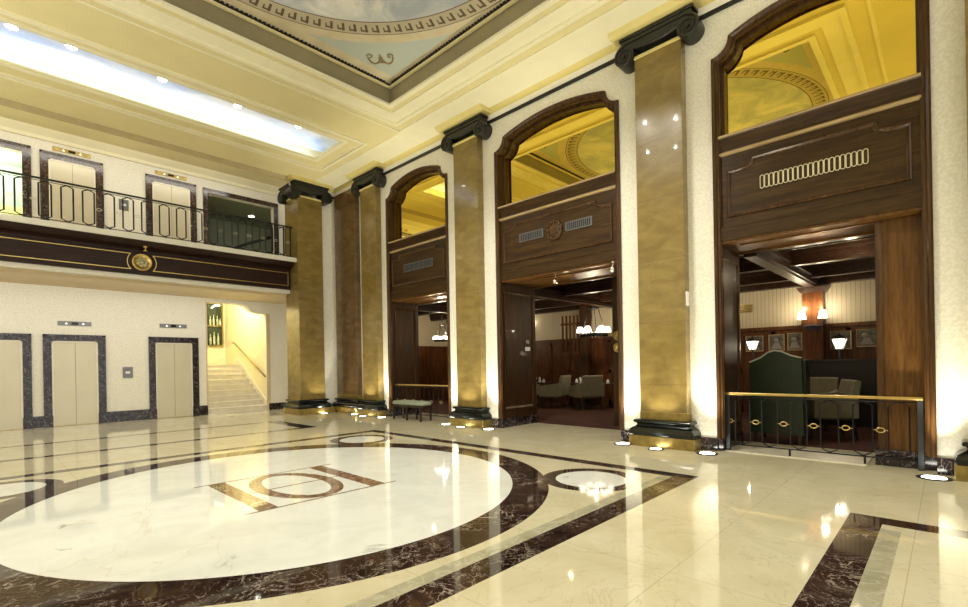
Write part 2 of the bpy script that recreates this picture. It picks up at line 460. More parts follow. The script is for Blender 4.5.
# ---- back walls
BY = 16.5
m = M()
m.box(-5.2, 4.86, BY, BY+.2, 0, 4.3); m.box(4.86, 6.70, BY, BY+.3, 3.49, 4.3); m.box(6.70, 7.9, BY, BY+.2, 0, 4.3)
m.prism([(5.85,3.49),(6.05,3.44),(6.2,3.28),(6.4,3.24),(6.70,3.22),(6.70,3.49)], 'y', BY, BY+.3)
m.box(-5.2, -.5, BY, BY+.2, 4.3, 7.6); m.box(-.5, .80, BY, BY+.2, 6.88, 7.6); m.box(.80, 4.95, BY, BY+.2, 4.3, 7.6)
m.box(4.95, 6.98, BY, BY+.2, 6.86, 7.6); m.box(6.98, 7.9, BY, BY+.2, 4.3, 7.6)
struct('wall_back', m, WALLP)
struct('wall_corner', M().box(7.37, 7.9, 14.02, 14.2, 0, 7.05), WALLP)
struct('baseboard_back', M().box(.90, 1.11, BY-.03, BY, 0, .29).box(2.37, 3.35, BY-.03, BY, 0, .29).box(4.62, 4.86, BY-.03, BY, 0, .29)
       .box(6.72, 7.9, BY-.03, BY, 0, .22), DMARB)
m = M()
for a, b_ in ((2.58, 2.84), (3.92, 4.15), (7.125, 7.36), (8.44, 8.69), (11.22, 11.4), (-.04, .105)):
    m.box(WX-.035, WX, a, b_, 0, .20)
struct('baseboard_right', m, DMARB)
struct('wall_left', M().box(-5.4, -5.2, -5.2, 16.7, 0, 7.6), WALLP)
# ---- ceiling
m = M(); ZC = 7.0
m.box(-5.2, 7.95, -5.2, 1.6, ZC, ZC+.3); m.box(-5.2, -.5, 1.6, 8.6, ZC, ZC+.3); m.box(6.2, 7.95, 1.6, 8.6, ZC, ZC+.3)
m.box(-5.2, 7.95, 8.6, 10.82, ZC, ZC+.04); m.box(6.30, 7.95, 10.82, 12.20, ZC, ZC+.04); m.box(-5.2, -2.6, 10.82, 12.20, ZC, ZC+.04)
m.box(-5.2, 7.95, 12.20, 13.95, ZC, ZC+.04); m.box(6.6, 7.95, 13.95, 14.3, ZC, ZC+.04)
m.box(-5.2, 7.95, 13.91, 13.95, ZC+.04, 7.62); m.box(-5.2, 7.95, 8.6, 8.75, ZC+.04, 7.8)
m.box(-5.2, 7.95, 10.2, 10.25, ZC+.04, 7.6); m.box(-5.2, 7.95, 12.6, 12.65, ZC+.04, 7.6)
m.box(-5.2, 7.95, 13.95, 16.7, 7.5, 7.62)
struct('ceiling', m, CEIL)
struct('ceiling.001', M().box(-.5, 6.2, 1.6, 8.6, 7.42, 7.5), MURAL)
struct('ceiling.002', M().box(-5.2, 6.9, 10.25, 12.6, 7.42, 7.5), SKYP)
def ringbox(m, x0, x1, y0, y1, w, z0, z1, mi=0):
    m.box(x0, x1, y0, y0+w, z0, z1, mi); m.box(x0, x1, y1-w, y1, z0, z1, mi)
    m.box(x0, x0+w, y0+w, y1-w, z0, z1, mi); m.box(x1-w, x1, y0+w, y1-w, z0, z1, mi); return m
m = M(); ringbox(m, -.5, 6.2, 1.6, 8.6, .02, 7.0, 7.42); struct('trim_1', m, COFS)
# coffer edge mouldings on the soffit
m = M(); ringbox(m, -.515, 6.215, 1.585, 8.615, .10, 6.955, 7.0); ringbox(m, -.94, 6.66, 1.16, 9.06, .30, 6.97, 7.0); ringbox(m, -1.0, 6.74, 1.10, 9.14, .08, 6.93, 7.0)
ringbox(m, -1.3, 7.03, .8, 9.40, .05, 6.975, 7.0); struct('trim_2', m, CEILH)
struct('trim_15', M().box(7.03, WX-.15, -5.2, 13.85, 6.985, 7.0), CEILH)  # cream strip puts the brighter light along the right wall into the colour
m = M(); ringbox(m, -.46, 6.16, 1.64, 8.56, .05, 7.33, 7.37); struct('trim_3', m, CEIL)
# dentils
m = M(); ringbox(m, -.47, 6.17, 1.63, 8.57, .04, 7.395, 7.42)
k = 0
for i in range(int(6.5/.075)):
    t = -.42+i*.075
    for yy in (1.67, 8.49): m.box(t, t+.04, yy, yy+.05, 7.37, 7.42)
for i in range(int(6.8/.075)):
    t = 1.70+i*.075
    for xx in (-.43, 6.09): m.box(xx, xx+.05, t, t+.04, 7.37, 7.42)
struct('trim_4', m, IRON)
# skylight frame mouldings
m = M(); ringbox(m, -2.7, 6.42, 10.66, 12.33, .10, 6.985, 7.0); ringbox(m, -3.4, 6.80, 10.42, 12.80, .07, 6.96, 7.0); ringbox(m, -3.3, 6.70, 10.52, 12.68, .03, 6.98, 7.0); struct('trim_5', m, CEILH)
# right wall cornice: black picture rail, white fillet and yellow cove
m = M(); m.box(WX-.03, WX, -5.2, 14.02, 6.735, 6.80); m.box(7.35, WX-.03, 13.99, 14.02, 6.735, 6.80); struct('trim_6', m, IRON)
m = M(); m.prism([(WX,6.80),(WX-.035,6.80),(WX-.05,6.90),(WX,6.90)], 'y', -5.2, 14.02)
m.prism([(14.02,6.80),(13.985,6.80),(13.97,6.90),(14.02,6.90)], 'x', 6.4, WX-.05); struct('trim_7', m, WHITEP)
def cove(y0, y1, xf=WX-.17):
    pr = [(WX,6.90),(WX-.055,6.90)]+[(WX-.055-(WX-.055-xf)*(1-cos(a*pi/12)), 6.90+.1*sin(a*pi/12)) for a in range(1, 7)]+[(WX,7.0)]
    return pr, y0, y1
m = M(); pr, a, b_ = cove(-5.2, 14.0); m.prism(pr, 'y', a, b_)
PILY = [-.62, 3.37, 7.89, 11.9]
for cy in PILY:
    m.prism([(WX,6.905),(7.54,6.905),(7.50,6.94),(7.44,6.999),(WX,6.999)], 'y', cy-.74, cy+.74)
m.box(6.3, 7.6, 13.62, 13.99, 6.905, 6.999); m.prism([(14.02,6.90),(13.96,6.90),(13.92,6.95),(13.85,7.0),(14.02,7.0)], 'x', 6.3, WX-.1)
struct('trim_8', m, CEILY)
# crown over the balcony corridor
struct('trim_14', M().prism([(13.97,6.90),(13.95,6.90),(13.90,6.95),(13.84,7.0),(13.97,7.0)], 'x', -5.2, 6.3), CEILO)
struct('trim_9', M().prism([(16.5,7.28),(16.44,7.28),(16.40,7.36),(16.25,7.46),(16.2,7.5),(16.5,7.5)], 'x', -5.2, WX), CEILH)

# ================================================================== PILASTERS
def volute_pts(cx, cz, r, sgn, turns=2.3, n=46):
    pts = []
    for k in range(n+1):
        t = k/n; a = pi/2 + sgn*0 - t*turns*2*pi
        rr = r*(1-t)**.9 + .02
        pts.append((cx + sgn*rr*cos(a), cz + rr*sin(a)))
    return pts
def capital_mesh(w, depth):
    """front plane at local x=0 looking to -x, body to +depth; local y across; z 0 = bottom of volutes"""
    m = M(); hw = w/2
    m.box(-.04, depth, -hw-.03, hw+.03, .485, .53); m.box(-.02, depth, -hw-.0, hw+.0, .42, .485)
    n = 16; top = [(hw-2*hw*k/n, .43) for k in range(n+1)]
    bot = [(-hw+2*hw*k/n, .34-.10*cos(pi*(k/n-.5))) for k in range(n+1)]
    m.prism(top+bot, 'x', .0, depth)
    # bolster bead
    m.tube([(-.01, -hw+2*hw*k/n, .36-.10*cos(pi*(k/n-.5))) for k in range(n+1)], .022, 6)
    return m
def volute_mesh(cy, sgn, depth, r=.168):
    m = M(); m.cyl((-.03, cy, .22), r, depth+.03, 'x', 28)
    m.tube([(-.035, p[0], p[1]) for p in volute_pts(cy, .22, r-.015, sgn)], [.024*(1-.6*k/46) for k in range(47)], 6)
    m.cyl((-.06, cy, .22), .03, .04, 'x', 12); return m
def base_mesh(x0, x1, y0, y1, zoff=0):
    """moulded black base around a rectangular shaft (world coords), profile stack"""
    m = M(); prof = [(.12,.17),(.145,.20),(.15,.24),(.135,.28),(.10,.31),(.055,.335),(.04,.36),(.055,.38),(.085,.39),(.09,.42),(.07,.44),(.0,.44)]
    vs_ = []; 
    for o_, z in prof:
        vs_ += [(x0-o_,y0-o_,z),(x1,y0-o_,z),(x1,y1+o_,z),(x0-o_,y1+o_,z)]
    fs = []
    for i in range(len(prof)-1):
        for k in range(4): fs.append((i*4+k, i*4+(k+1)%4, (i+1)*4+(k+1)%4, (i+1)*4+k))
    fs.append((3,2,1,0)); fs.append(tuple((len(prof)-1)*4+k for k in range(4)))
    return m.add(vs_, fs)
def pilaster(cy, label, hw=.39, mat=TRAV, group='golden pilasters of the right wall', cap=True):
    t = thing('pilaster', label, 'pilaster', (7.72, cy, 0), 0, group)
    x0 = 7.72
    obj('shaft', M().box(x0, WX, cy-hw, cy+hw, .56, 6.52), mat, t, bevel=.006)
    obj('shaft_band', M().box(x0-.004, WX, cy-hw-.004, cy+hw+.004, .44, .57), BRASSD, t, bevel=.006)
    obj('base_moulding', base_mesh(x0, WX, cy-hw, cy+hw), BLACKM, t, bevel=.008)
    obj('plinth', M().box(x0-.13, WX, cy-hw-.15, cy+hw+.15, 0, .175), BRASSD, t, bevel=.005)
    if cap:
        obj('neck_fillet', M().box(x0-.03, WX, cy-hw-.03, cy+hw+.03, 6.49, 6.53), CEILY, t)
        T = Matrix.Translation((7.66, cy, 6.36))
        c = obj('capital', capital_mesh(2*hw+.40, .24).xf(T), CAPM, t, bevel=.008)
        for s_ in (-1, 1):
            obj('volute', volute_mesh(s_*(hw+.14), s_, .24).xf(T), CAPM, c)
    return t
pilaster(PILY[1], 'large golden pilaster between the right and middle archways, lamp glints on its upper shaft', group=None)
pilaster(PILY[2], 'golden pilaster between the middle archway and the bench archway', group=None)
pilaster(PILY[3], 'narrow-looking golden pilaster left of the bench archway, beside the dark corner pilaster', .39, group=None)
pilaster(PILY[0], 'pilaster base at the right edge of the photo, only its brass plinth corner showing', .43, group=None)
# dark corner pilaster
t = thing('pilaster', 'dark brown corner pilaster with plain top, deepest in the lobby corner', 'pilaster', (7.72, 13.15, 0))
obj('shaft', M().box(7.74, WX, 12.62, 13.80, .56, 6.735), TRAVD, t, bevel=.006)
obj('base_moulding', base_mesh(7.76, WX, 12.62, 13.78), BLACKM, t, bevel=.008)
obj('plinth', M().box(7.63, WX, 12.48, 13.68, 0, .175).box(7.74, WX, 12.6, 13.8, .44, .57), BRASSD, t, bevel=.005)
# pier at the balcony end
t = thing('pier', 'square golden pier carrying the right end of the balcony, stair to its left', 'pier', (7.0, 14.3, 0))
obj('shaft', M().box(6.58, 7.36, 13.86, 14.72, .56, 6.52), TRAV, t, bevel=.006)
obj('shaft_band', M().box(6.57, 7.37, 13.85, 14.72, .44, .57), BRASSD, t)
m = M(); x0, x1, y0, y1 = 6.58, 7.36, 13.86, 14.72
prof = [(.12,.17),(.145,.20),(.15,.24),(.135,.28),(.10,.31),(.055,.335),(.04,.36),(.055,.38),(.085,.39),(.09,.42),(.07,.44),(.0,.44)]
vs_ = []; fs = []
for o_, z in prof: vs_ += [(x0-o_,y0-o_,z),(x1+o_,y0-o_,z),(x1+o_,y1,z),(x0-o_,y1,z)]
for i in range(len(prof)-1):
    for k in range(4): fs.append((i*4+k, i*4+(k+1)%4, (i+1)*4+(k+1)%4, (i+1)*4+k))
fs += [(3,2,1,0), tuple((len(prof)-1)*4+k for k in range(4))]
obj('base_moulding', m.add(vs_, fs), BLACKM, t, bevel=.008)
obj('plinth', M().box(6.44, 7.62, 13.72, 14.76, 0, .175), BRASSD, t, bevel=.005)
obj('neck_fillet', M().box(6.55, 7.39, 13.83, 14.72, 6.49, 6.53), CEILY, t)
Rz = Matrix.Rotation(pi/2, 4, 'Z')    # local -x -> -y
T = Matrix.Translation((6.97, 13.74, 6.375)) @ Rz
c = obj('capital', capital_mesh(1.06, .45).xf(T), CAPM, t, bevel=.008)
for s_ in (-1, 1): obj('volute', volute_mesh(s_*.49, s_, .35).xf(T), CAPM, c)
T = Matrix.Translation((6.46, 14.29, 6.375))
c = obj('capital', capital_mesh(.95, .16).xf(T), CAPM, t, bevel=.008)
for s_ in (-1, 1): obj('volute', volute_mesh(s_*.38, s_, .16).xf(T), CAPM, c)

# ================================================================== ARCHWAYS
def oct_slot(cy, z0, z1, w, X):
    h = w/2; pts = []
    for k in range(9): a = pi*k/8; pts.append((X, cy+h*cos(a), z1-h+h*sin(a)))
    for k in range(9): a = pi+pi*k/8; pts.append((X, cy+h*cos(a), z0+h+h*sin(a)))
    return pts
def archway(b, label, kind, deepL=8.9):
    lo, hi = b; cy = (lo+hi)/2
    t = thing('archway', label, 'archway', (WX, cy, 0))
    path = [(hi, .2)]+arch(b)+[(lo, .2)]
    obj('casing', M().sweep(path, [(.0,WX),(.0,WX-.045),(.02,WX-.06),(.045,WX-.05),(.06,WX-.025),(.085,WX-.02),(.085,WX+.02),(.10,WX+.02),(.10,WX)], 'yz', False, 0, 1), WOODC, t)
    # reveal behind the casing, upper part
    pathu = [(hi-.0, 4.7)]+arch(b)+[(lo, 4.7)]
    obj('reveal', M().sweep(pathu, [(.0,WX),(.075,WX+.0),(.085,8.03),(.13,8.04),(.13,8.12),(0,8.12)], 'yz', False, 0, 1), WOODC, t)
    p = arch(b); y_hi, y_lo = hi, lo
    mm = M(); mm.add([(8.11,q[0],q[1]) for q in [(hi,4.7)]+p+[(lo,4.7)]]+[(8.13,q[0],q[1]) for q in [(hi,4.7)]+p+[(lo,4.7)]],
        [tuple(range(len(p)+2)), tuple(reversed(range(len(p)+2, 2*len(p)+4)))]+[(k,(k+1)%(len(p)+2),(len(p)+2)+(k+1)%(len(p)+2),(len(p)+2)+k) for k in range(len(p)+2)])
    obj('mirror', mm, MIRR, t)
    a, c = lo+.085, hi-.085
    TX = WX+.03
    tr = obj('transom', M().box(TX, 8.14, a, c, 3.23, 4.62), WOODH, t)
    m = M(); m.prism([(TX-.055,4.815),(TX-.06,4.79),(TX-.04,4.775),(TX-.02,4.70),(TX,4.62),(8.1,4.62),(8.1,4.815)], 'y', a, c)
    obj('transom_rail', m, WOODH, t)
    obj('transom_lower_rail', M().box(TX-.02, TX, a, c, 3.23, 3.42).box(TX-.03, TX, a, c, 3.42, 3.445), WOODH, t)
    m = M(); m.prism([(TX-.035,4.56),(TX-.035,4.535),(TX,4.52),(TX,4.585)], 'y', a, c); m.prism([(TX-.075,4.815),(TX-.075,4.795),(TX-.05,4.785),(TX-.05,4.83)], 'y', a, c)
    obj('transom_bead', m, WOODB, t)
    # raised panel moulding with notched upper corners
    pa, pc = a+.12, c-.12; zb, zt, zn = 3.60, 4.38, 4.25
    r = .12*(1 if kind != 1 else 1.2); pts = [(pc, zb), (pc, zn)]
    for k in range(7): q = pi/2*k/6; pts.append((pc-.02-(.30)*sin(q), zn+(.075)*(1-cos(q))))
    pts += [(pc-.33, zt), (pa+.33, zt)]
    for k in range(6, -1, -1): q = pi/2*k/6; pts.append((pa+.02+.30*sin(q), zn+.075*(1-cos(q))))
    pts += [(pa, zn), (pa, zb)]
    obj('panel_moulding', M().sweep(pts, [(-.028,TX),(-.022,TX-.024),(-.004,TX-.036),(.014,TX-.014),(.026,TX-.012),(.028,TX)], 'yz', True, 0, 1), WOODC, t)
    # soffit under the transom
    obj('soffit', M().box(WX+.03, deepL-.03, lo, hi, 3.19, 3.235).box(WX+.25, WX+.29, a+.2, c-.2, 3.17, 3.19).box(deepL-.12, deepL-.08, a, c, 3.16, 3.19), WOODR, t)
    return t, a, c, TX
def grille(t, y0, y1, z0, z1, n, TX, mat, framed):
    g = obj('grille', M().box(TX-.006, TX, y0, y1, z0, z1), IRON if framed else WOODH, t)
    m = M(); w = (y1-y0)/n
    if framed:
        ringf = [(y0,z0),(y1,z0),(y1,z1),(y0,z1)]
        m.sweep(ringf, [(-.012,TX),(-.012,TX-.02),(.004,TX-.02),(.004,TX)], 'yz', True)
        for k in range(n): m.box(TX-.016, TX-.004, y0+w*(k+.32), y0+w*(k+.68), z0, z1)
    else:
        for k in range(n): m.tube(oct_slot(y0+w*(k+.5), z0, z1, w*.82, TX-.012), .0055, 5, True)
    obj('grille_bars', m, mat, g)
t, a, c, TX = archway(BAYS[0], 'rightmost wooden archway with yellow mirrored top and slotted vent, railing across it', 3)
grille(t, .70, 1.95, 3.90, 4.09, 21, TX, plain('pale_brass_slots', (.75,.68,.45), .35, .4), False)
t, a, c, TX = archway(BAYS[1], 'middle wooden archway with carved crest between two vents, open to the restaurant carpet', 2, 9.15)
grille(t, 4.75, 5.32, 3.97, 4.12, 13, TX, STEEL, True); grille(t, 5.88, 6.48, 3.97, 4.12, 13, TX, STEEL, True)
m = M(); ccy, ccz = 5.60, 4.04
m.lathe((TX, ccy, ccz), [(.20,0),(.20,-.03),(.17,-.045),(.13,-.03),(.12,-.05),(.06,-.075),(0.01,-.08)], 20, 'x')
for k in range(10):
    q = 2*pi*k/10; m.lathe((TX-.02, ccy+.165*cos(q), ccz+.165*sin(q)), [(.045,0),(.035,-.025),(.005,-.04)], 8, 'x')
for k in range(5):
    q = 2*pi*k/5+.3; m.lathe((TX-.05, ccy+.06*cos(q), ccz+.06*sin(q)), [(.035,0),(.028,-.02),(.004,-.03)], 8, 'x')
obj('carved_crest', m, WOODC, t)
t, a, c, TX = archway(BAYS[2], 'leftmost wooden archway behind the bench, mirror top reflecting the blue ceiling recess', 1)
grille(t, 9.33, 10.50, 3.92, 4.10, 22, TX, STEEL, True)

# jamb linings with panels
def jamb(label, y, sgn, x1, x0=WX+.005, base=True, mat=WOODV):
    """lining on the plane y, facing sgn*y"""
    t = thing('jamb_panelling', label, 'wood panelling', ((x0+x1)/2, y, 0))
    th = .05*sgn
    obj('panelling', M().box(x0, x1, y, y+th, .2, 3.22), mat, t)
    y2 = y+th
    m = M()
    for z0, z1 in ((.42, 3.0),):
        pts = [(x0+.16,z0),(x1-.14,z0),(x1-.14,z1),(x0+.16,z1)]
        m.sweep(pts, [(-.02,y2),(-.02,y2+.02*sgn),(0,y2+.012*sgn),(.03,y2+.004*sgn),(.03,y2)], 'xz', True)
    obj('panel_moulding', m, WOODC, t)
    obj('skirting', M().box(x0-.005, x1+.01, y, y+th*1.4, 0, .2), DMARB, t)
    return t
jamb('dark left side panelling of the middle archway, marble skirting below', 7.122, -1, 9.16)
jamb('right side panelling of the middle archway, honey front edge', 4.153, 1, 8.9)
jamb('dark left side panelling of the leftmost archway behind the bench', 11.217, -1, 8.9)
jamb('right side panelling of the leftmost archway, beside the golden pilaster', 8.693, 1, 8.9)
jamb('dark left side panelling of the rightmost archway, beside the railing', 2.577, -1, 8.92)
t = thing('door_pier', 'amber veneered pier standing in the right of the rightmost archway', 'wood panelling', (8.5, .45, 0))
obj('panelling', M().box(8.14, 9.0, .11, .655, .2, 3.19), WOODR, t, bevel=.01)
obj('corner_strip', M().box(8.12, 8.16, .60, .67, .2, 3.19), WOODC, t)
obj('skirting', M().box(8.10, 9.03, .11, .70, 0, .21), DMARB, t)
# honey coloured vertical edges beside the uplit wall strips
m = M()
for y in (2.585, 4.145, 8.685): m.box(WX-.062, WX, y-.012, y+.012, .2, 2.0)

# ================================================================== BRASS AND IRON RAILINGS
def loop_mesh(cx, z0, z1, w, r=.009, dep=0):
    h = w/2; k = .05
    return [(cx-h,z0+k),(cx-h,z1-k),(cx-.014,z1),(cx+.014,z1),(cx+h,z1-k),(cx+h,z0+k),(cx+.014,z0),(cx-.014,z0)]
def railing(name, label, cat, p0, axis, length, zb, zt, n, brass_top, spacing, start, group=None, ringmat=BRASS, simple=False, rr=.009):
    """axis 'x' or 'y'; p0 start point; loops start at `start` along the axis"""
    t = thing(name, label, cat, p0, 0, group)
    A = Vector((1,0,0)) if axis == 'x' else Vector((0,1,0))
    P = Vector(p0)
    def pt(s_, z): q = P+A*s_; return (q.x, q.y, p0[2]+z)
    m = M()
    if axis == 'x': m.box(p0[0]-.03, p0[0]+length+.03, p0[1]-.025, p0[1]+.025, p0[2]+zt-.018, p0[2]+zt+.018)
    else: m.box(p0[0]-.03, p0[0]+.03, p0[1], p0[1]+length, p0[2]+zt-.018, p0[2]+zt+.018)
    obj('handrail', m, BRASS if brass_top else IRON, t, bevel=.006)
    m = M(); m.tube([pt(0,zb), pt(length,zb)], .010, 6); m.tube([pt(0,zt-.05), pt(length,zt-.05)], .008, 6); obj('rail_bar', m, IRON, t)
    for k in range(n):
        c_ = start+k*spacing
        pts = [pt(q[0], q[1]) for q in loop_mesh(c_, zb+.015, zt-.055, spacing*.56)]
        mb = M().tube(pts, rr, 4, True); mb.sm = [False]*len(mb.sm); obj('baluster_loop', mb, IRON, t)
        if k < n-1 or True:
            rc = c_+spacing*.5; zc = zb+(zt-zb)*.46
            if rc < length-.03:
                pts = [pt(rc+.042*cos(q*pi/8), zc+.030*sin(q*pi/8)) for q in range(16)]
                m = M().tube(pts, .007, 5, True); m.tube([pt(rc-spacing*.22, zc), pt(rc-.042, zc)], .005, 5); m.tube([pt(rc+.042, zc), pt(rc+spacing*.22, zc)], .005, 5)
                obj('ring', m, ringmat, t)
    return t
t = railing('railing', 'brass-topped iron railing with little brass rings across the rightmost archway', 'railing', (8.02, .22, 0), 'y', 2.28, .11, .885, 6, True, .362, .235)
for y in (.25, 2.47): obj('post', M().box(7.99, 8.05, y-.03, y+.03, 0, .87), plain('dark_steel_post', (.06,.065,.075), .35, .6), t, bevel=.004)
for y in (.80, 1.65): obj('foot', M().box(8.005, 8.035, y-.012, y+.012, 0, .115), IRON, t)
t = railing('railing', 'brass-topped iron railing behind the bench in the leftmost archway', 'railing', (8.02, 8.78, 0), 'y', 2.36, .11, .885, 6, True, .372, .25)
for y in (8.80, 11.12): obj('post', M().box(7.99, 8.05, y-.03, y+.03, 0, .87), IRON, t, bevel=.004)

# ================================================================== BALCONY
ZB = 4.62
t = thing('balcony', 'mahogany fronted balcony along the back of the lobby, gold lines on its fascia', 'balcony', (2.8, 14.4, 3.75))
obj('floor_slab', M().box(-5.2, 6.62, 14.02, 14.42, ZB-.05, ZB+.02).box(-5.2, 6.62, 13.97, 14.02, ZB-.075, ZB+.05), WHITEP, t, bevel=.004)
obj('deck', M().box(-5.2, 6.58, 14.42, 16.5, 4.3, ZB).box(6.58, 7.9, 14.8, 16.5, 4.3, ZB), TANP, t)
m = M(); m.prism([(14.08,4.57),(14.12,4.50),(14.22,4.44),(14.36,4.42),(14.40,4.38),(14.6,4.38),(14.6,4.57)], 'x', -5.2, 6.57)
m.box(-5.2, 6.57, 14.40, 14.6, 3.78, 4.38); m.box(-5.2, 6.57, 14.37, 14.41, 3.765, 3.80); m.box(-5.2, 6.57, 14.36, 14.40, 4.34, 4.38)
obj('fascia', m, WOODX, t)
def gold(pts, closed=True): return M().sweep(pts, [(-.008,14.40),(-.008,14.388),(.008,14.388),(.008,14.40)], 'xz', closed)
def arcpts(cx, cz, r, a0, a1, n=8): return [(cx+r*cos(a0+(a1-a0)*k/n), cz+r*sin(a0+(a1-a0)*k/n)) for k in range(n+1)]
mc, mz = 2.82, 4.08
ah = math.asin(.19/.30)
L = [(-4.5,3.89),(mc-.30*cos(ah),3.89)]+list(arcpts(mc,mz,.30,pi+ah,pi-ah))+[(-4.5,4.27)]
Rr_ = [(6.50,4.27),(mc+.30*cos(ah),4.27)]+list(arcpts(mc,mz,.30,ah,-ah))+[(6.50,3.89)]
obj('gold_line', gold(L), BRASS, t); obj('gold_line', gold(Rr_), BRASS, t)
md = obj('medallion', M().lathe((mc,14.40,mz), [(.21,0),(.21,-.03),(.185,-.04),(.18,-.025),(.0,-.025)], 32, 'y'), BRASS, t)
m = M()
for k in range(7):
    q = 2*pi*k/7; m.lathe((mc+.085*cos(q),14.375,mz+.085*sin(q)), [(.05,0),(.04,-.02),(.005,-.03)], 8, 'y')
m.lathe((mc,14.37,mz), [(.06,0),(.05,-.03),(.005,-.05)], 12, 'y')
obj('crest_relief', m, plain('aged_gilt', (.55,.50,.32), .5, .5, var=.3, scale=30), md)
obj('lower_trim', M().box(-5.2, 6.57, 14.42, 14.62, 3.66, 3.78), WHITEP, t)
obj('ceiling_panel', M().box(-5.2, 6.55, 14.6, 16.5, 3.60, 3.66).box(6.55, 7.9, 14.75, 16.5, 3.60, 3.66), TANP, t)
obj('deck_fill', M().box(-5.2, 6.55, 14.62, 14.7, 3.66, 4.3), TANP, t)
t = thing('sprinkler', 'small brass sprinkler head hanging above the balcony medallion', 'sprinkler', (2.86, 14.25, 4.42))
obj('stem', M().cyl((2.86,14.22,4.36), .012, .10, 'z', 10), BRASS, t); obj('deflector', M().cyl((2.86,14.22,4.33), .045, .02, 'z', 16), BRASS, t)
obj('escutcheon', M().cyl((2.86,14.22,4.41), .04, .04, 'z', 16, r1=.06), BRASS, t)
t = railing('balcony_railing', 'black iron balcony railing of tall hexagonal loops with small rings', 'railing', (-2.6, 14.2, ZB), 'x', 9.13, .13, 1.0, 24, False, .3725, .28, ringmat=plain('pale_brass_ring', (.62,.56,.38), .4, .3), rr=.0165)
for x_ in (5.95, 6.12, 6.30, 6.5): obj('post', M().box(x_-.018, x_+.018, 14.182, 14.218, ZB, ZB+.98), IRON, t)
for k in range(8): 
    x_ = -2.3+k*1.117; obj('foot', M().box(x_-.012, x_+.012, 14.19, 14.21, ZB, ZB+.13), IRON, t)
obj('handrail', M().tube([(6.5,14.2,ZB+1.0),(6.5,14.2,ZB+1.0),(6.56,14.2,ZB+.97)], .015, 6), IRON, t)

# ================================================================== ELEVATORS
def elevator(x0, x1, z0, z1, label, surround, fwid=.165, split=.5, group=None, sill=True):
    t = thing('elevator', label, 'elevator', ((x0+x1)/2, BY, z0), 0, group)
    m = M(); y = BY
    for a, b_, c_, d in ((x0,x0+fwid,z0,z1),(x1-fwid,x1,z0,z1),(x0+fwid,x1-fwid,z1-fwid,z1)):
        m.box(a, b_, y-.035, y+.0, c_, d)
    m.box(x0, x0+.05, y-.055, y-.03, z0, z1); m.box(x1-.05, x1, y-.055, y-.03, z0, z1); m.box(x0, x1, y-.055, y-.03, z1-.05, z1)
    m.box(x0-.01, x0+fwid+.01, y-.065, y-.0, z0, z0+.28); m.box(x1-fwid-.01, x1+.01, y-.065, y, z0, z0+.28)
    obj('marble_surround', m, surround, t)
    a, b_ = x0+fwid, x1-fwid; zt = z1-fwid
    m = M(); m.box(a, a+.035, y-.03, y+.0, z0, zt); m.box(b_-.035, b_, y-.03, y+.0, z0, zt); m.box(a, b_, y-.03, y, zt-.035, zt)
    obj('inner_frame', m, ELEVS, t)
    sx = a+(b_-a)*split
    obj('door_panel', M().box(a+.035, sx-.003, y-.012, y, z0+.01, zt-.035), ELEV, t)
    obj('door_panel', M().box(sx+.003, b_-.035, y-.018, y, z0+.01, zt-.035), ELEV, t)
    obj('door_seam', M().box(sx-.004, sx+.004, y-.011, y-.002, z0+.01, zt-.035), IRON, t)
    if sill: obj('sill', M().box(a, b_, y-.04, y, z0, z0+.012), BRASSD, t)
    return t
elevator(1.11, 2.37, 0, 2.36, 'ground floor elevator with dark marble surround, second from the left edge', DMARB, split=.5)
elevator(3.35, 4.62, 0, 2.36, 'ground floor elevator with dark marble surround next to the stairs', DMARB, split=.5)
elevator(-.36, .90, 0, 2.36, 'ground floor elevator cut by the left edge, brass kick strip at its foot', DMARB, split=.3)
elevator(1.11, 2.38, ZB, 7.02, 'left balcony level elevator with brown marble surround', BMARB, split=.5)
elevator(3.34, 4.63, ZB, 7.02, 'right balcony level elevator with brown marble surround', BMARB, split=.5)
# balcony doorway (cut by pier) and left doorway: marble surrounds
def surround(x0, x1, z0, z1, label, fwid, mat):
    m = M(); y = BY
    for a, b_, c_, d in ((x0,x0+fwid,z0,z1),(x1-fwid,x1,z0,z1),(x0+fwid,x1-fwid,z1-fwid,z1)): m.box(a, b_, y-.035, y+.02, c_, d)
    m.box(x0, x0+.05, y-.055, y-.03, z0, z1); m.box(x1-.05, x1, y-.055, y-.03, z0, z1); m.box(x0, x1, y-.055, y-.03, z1-.05, z1)
    return tag(obj('door_surround', m, mat, loc=((x0+x1)/2, BY, z0)), label, 'door surround')
surround(4.82, 7.12, ZB, 7.0, 'wide brown marble surround of the dim doorway at the balcony right end', .13, BMARB)
surround(-.66, .95, ZB, 7.05, 'brown marble surround of the bright doorway at the left end of the balcony', .165, BMARB)
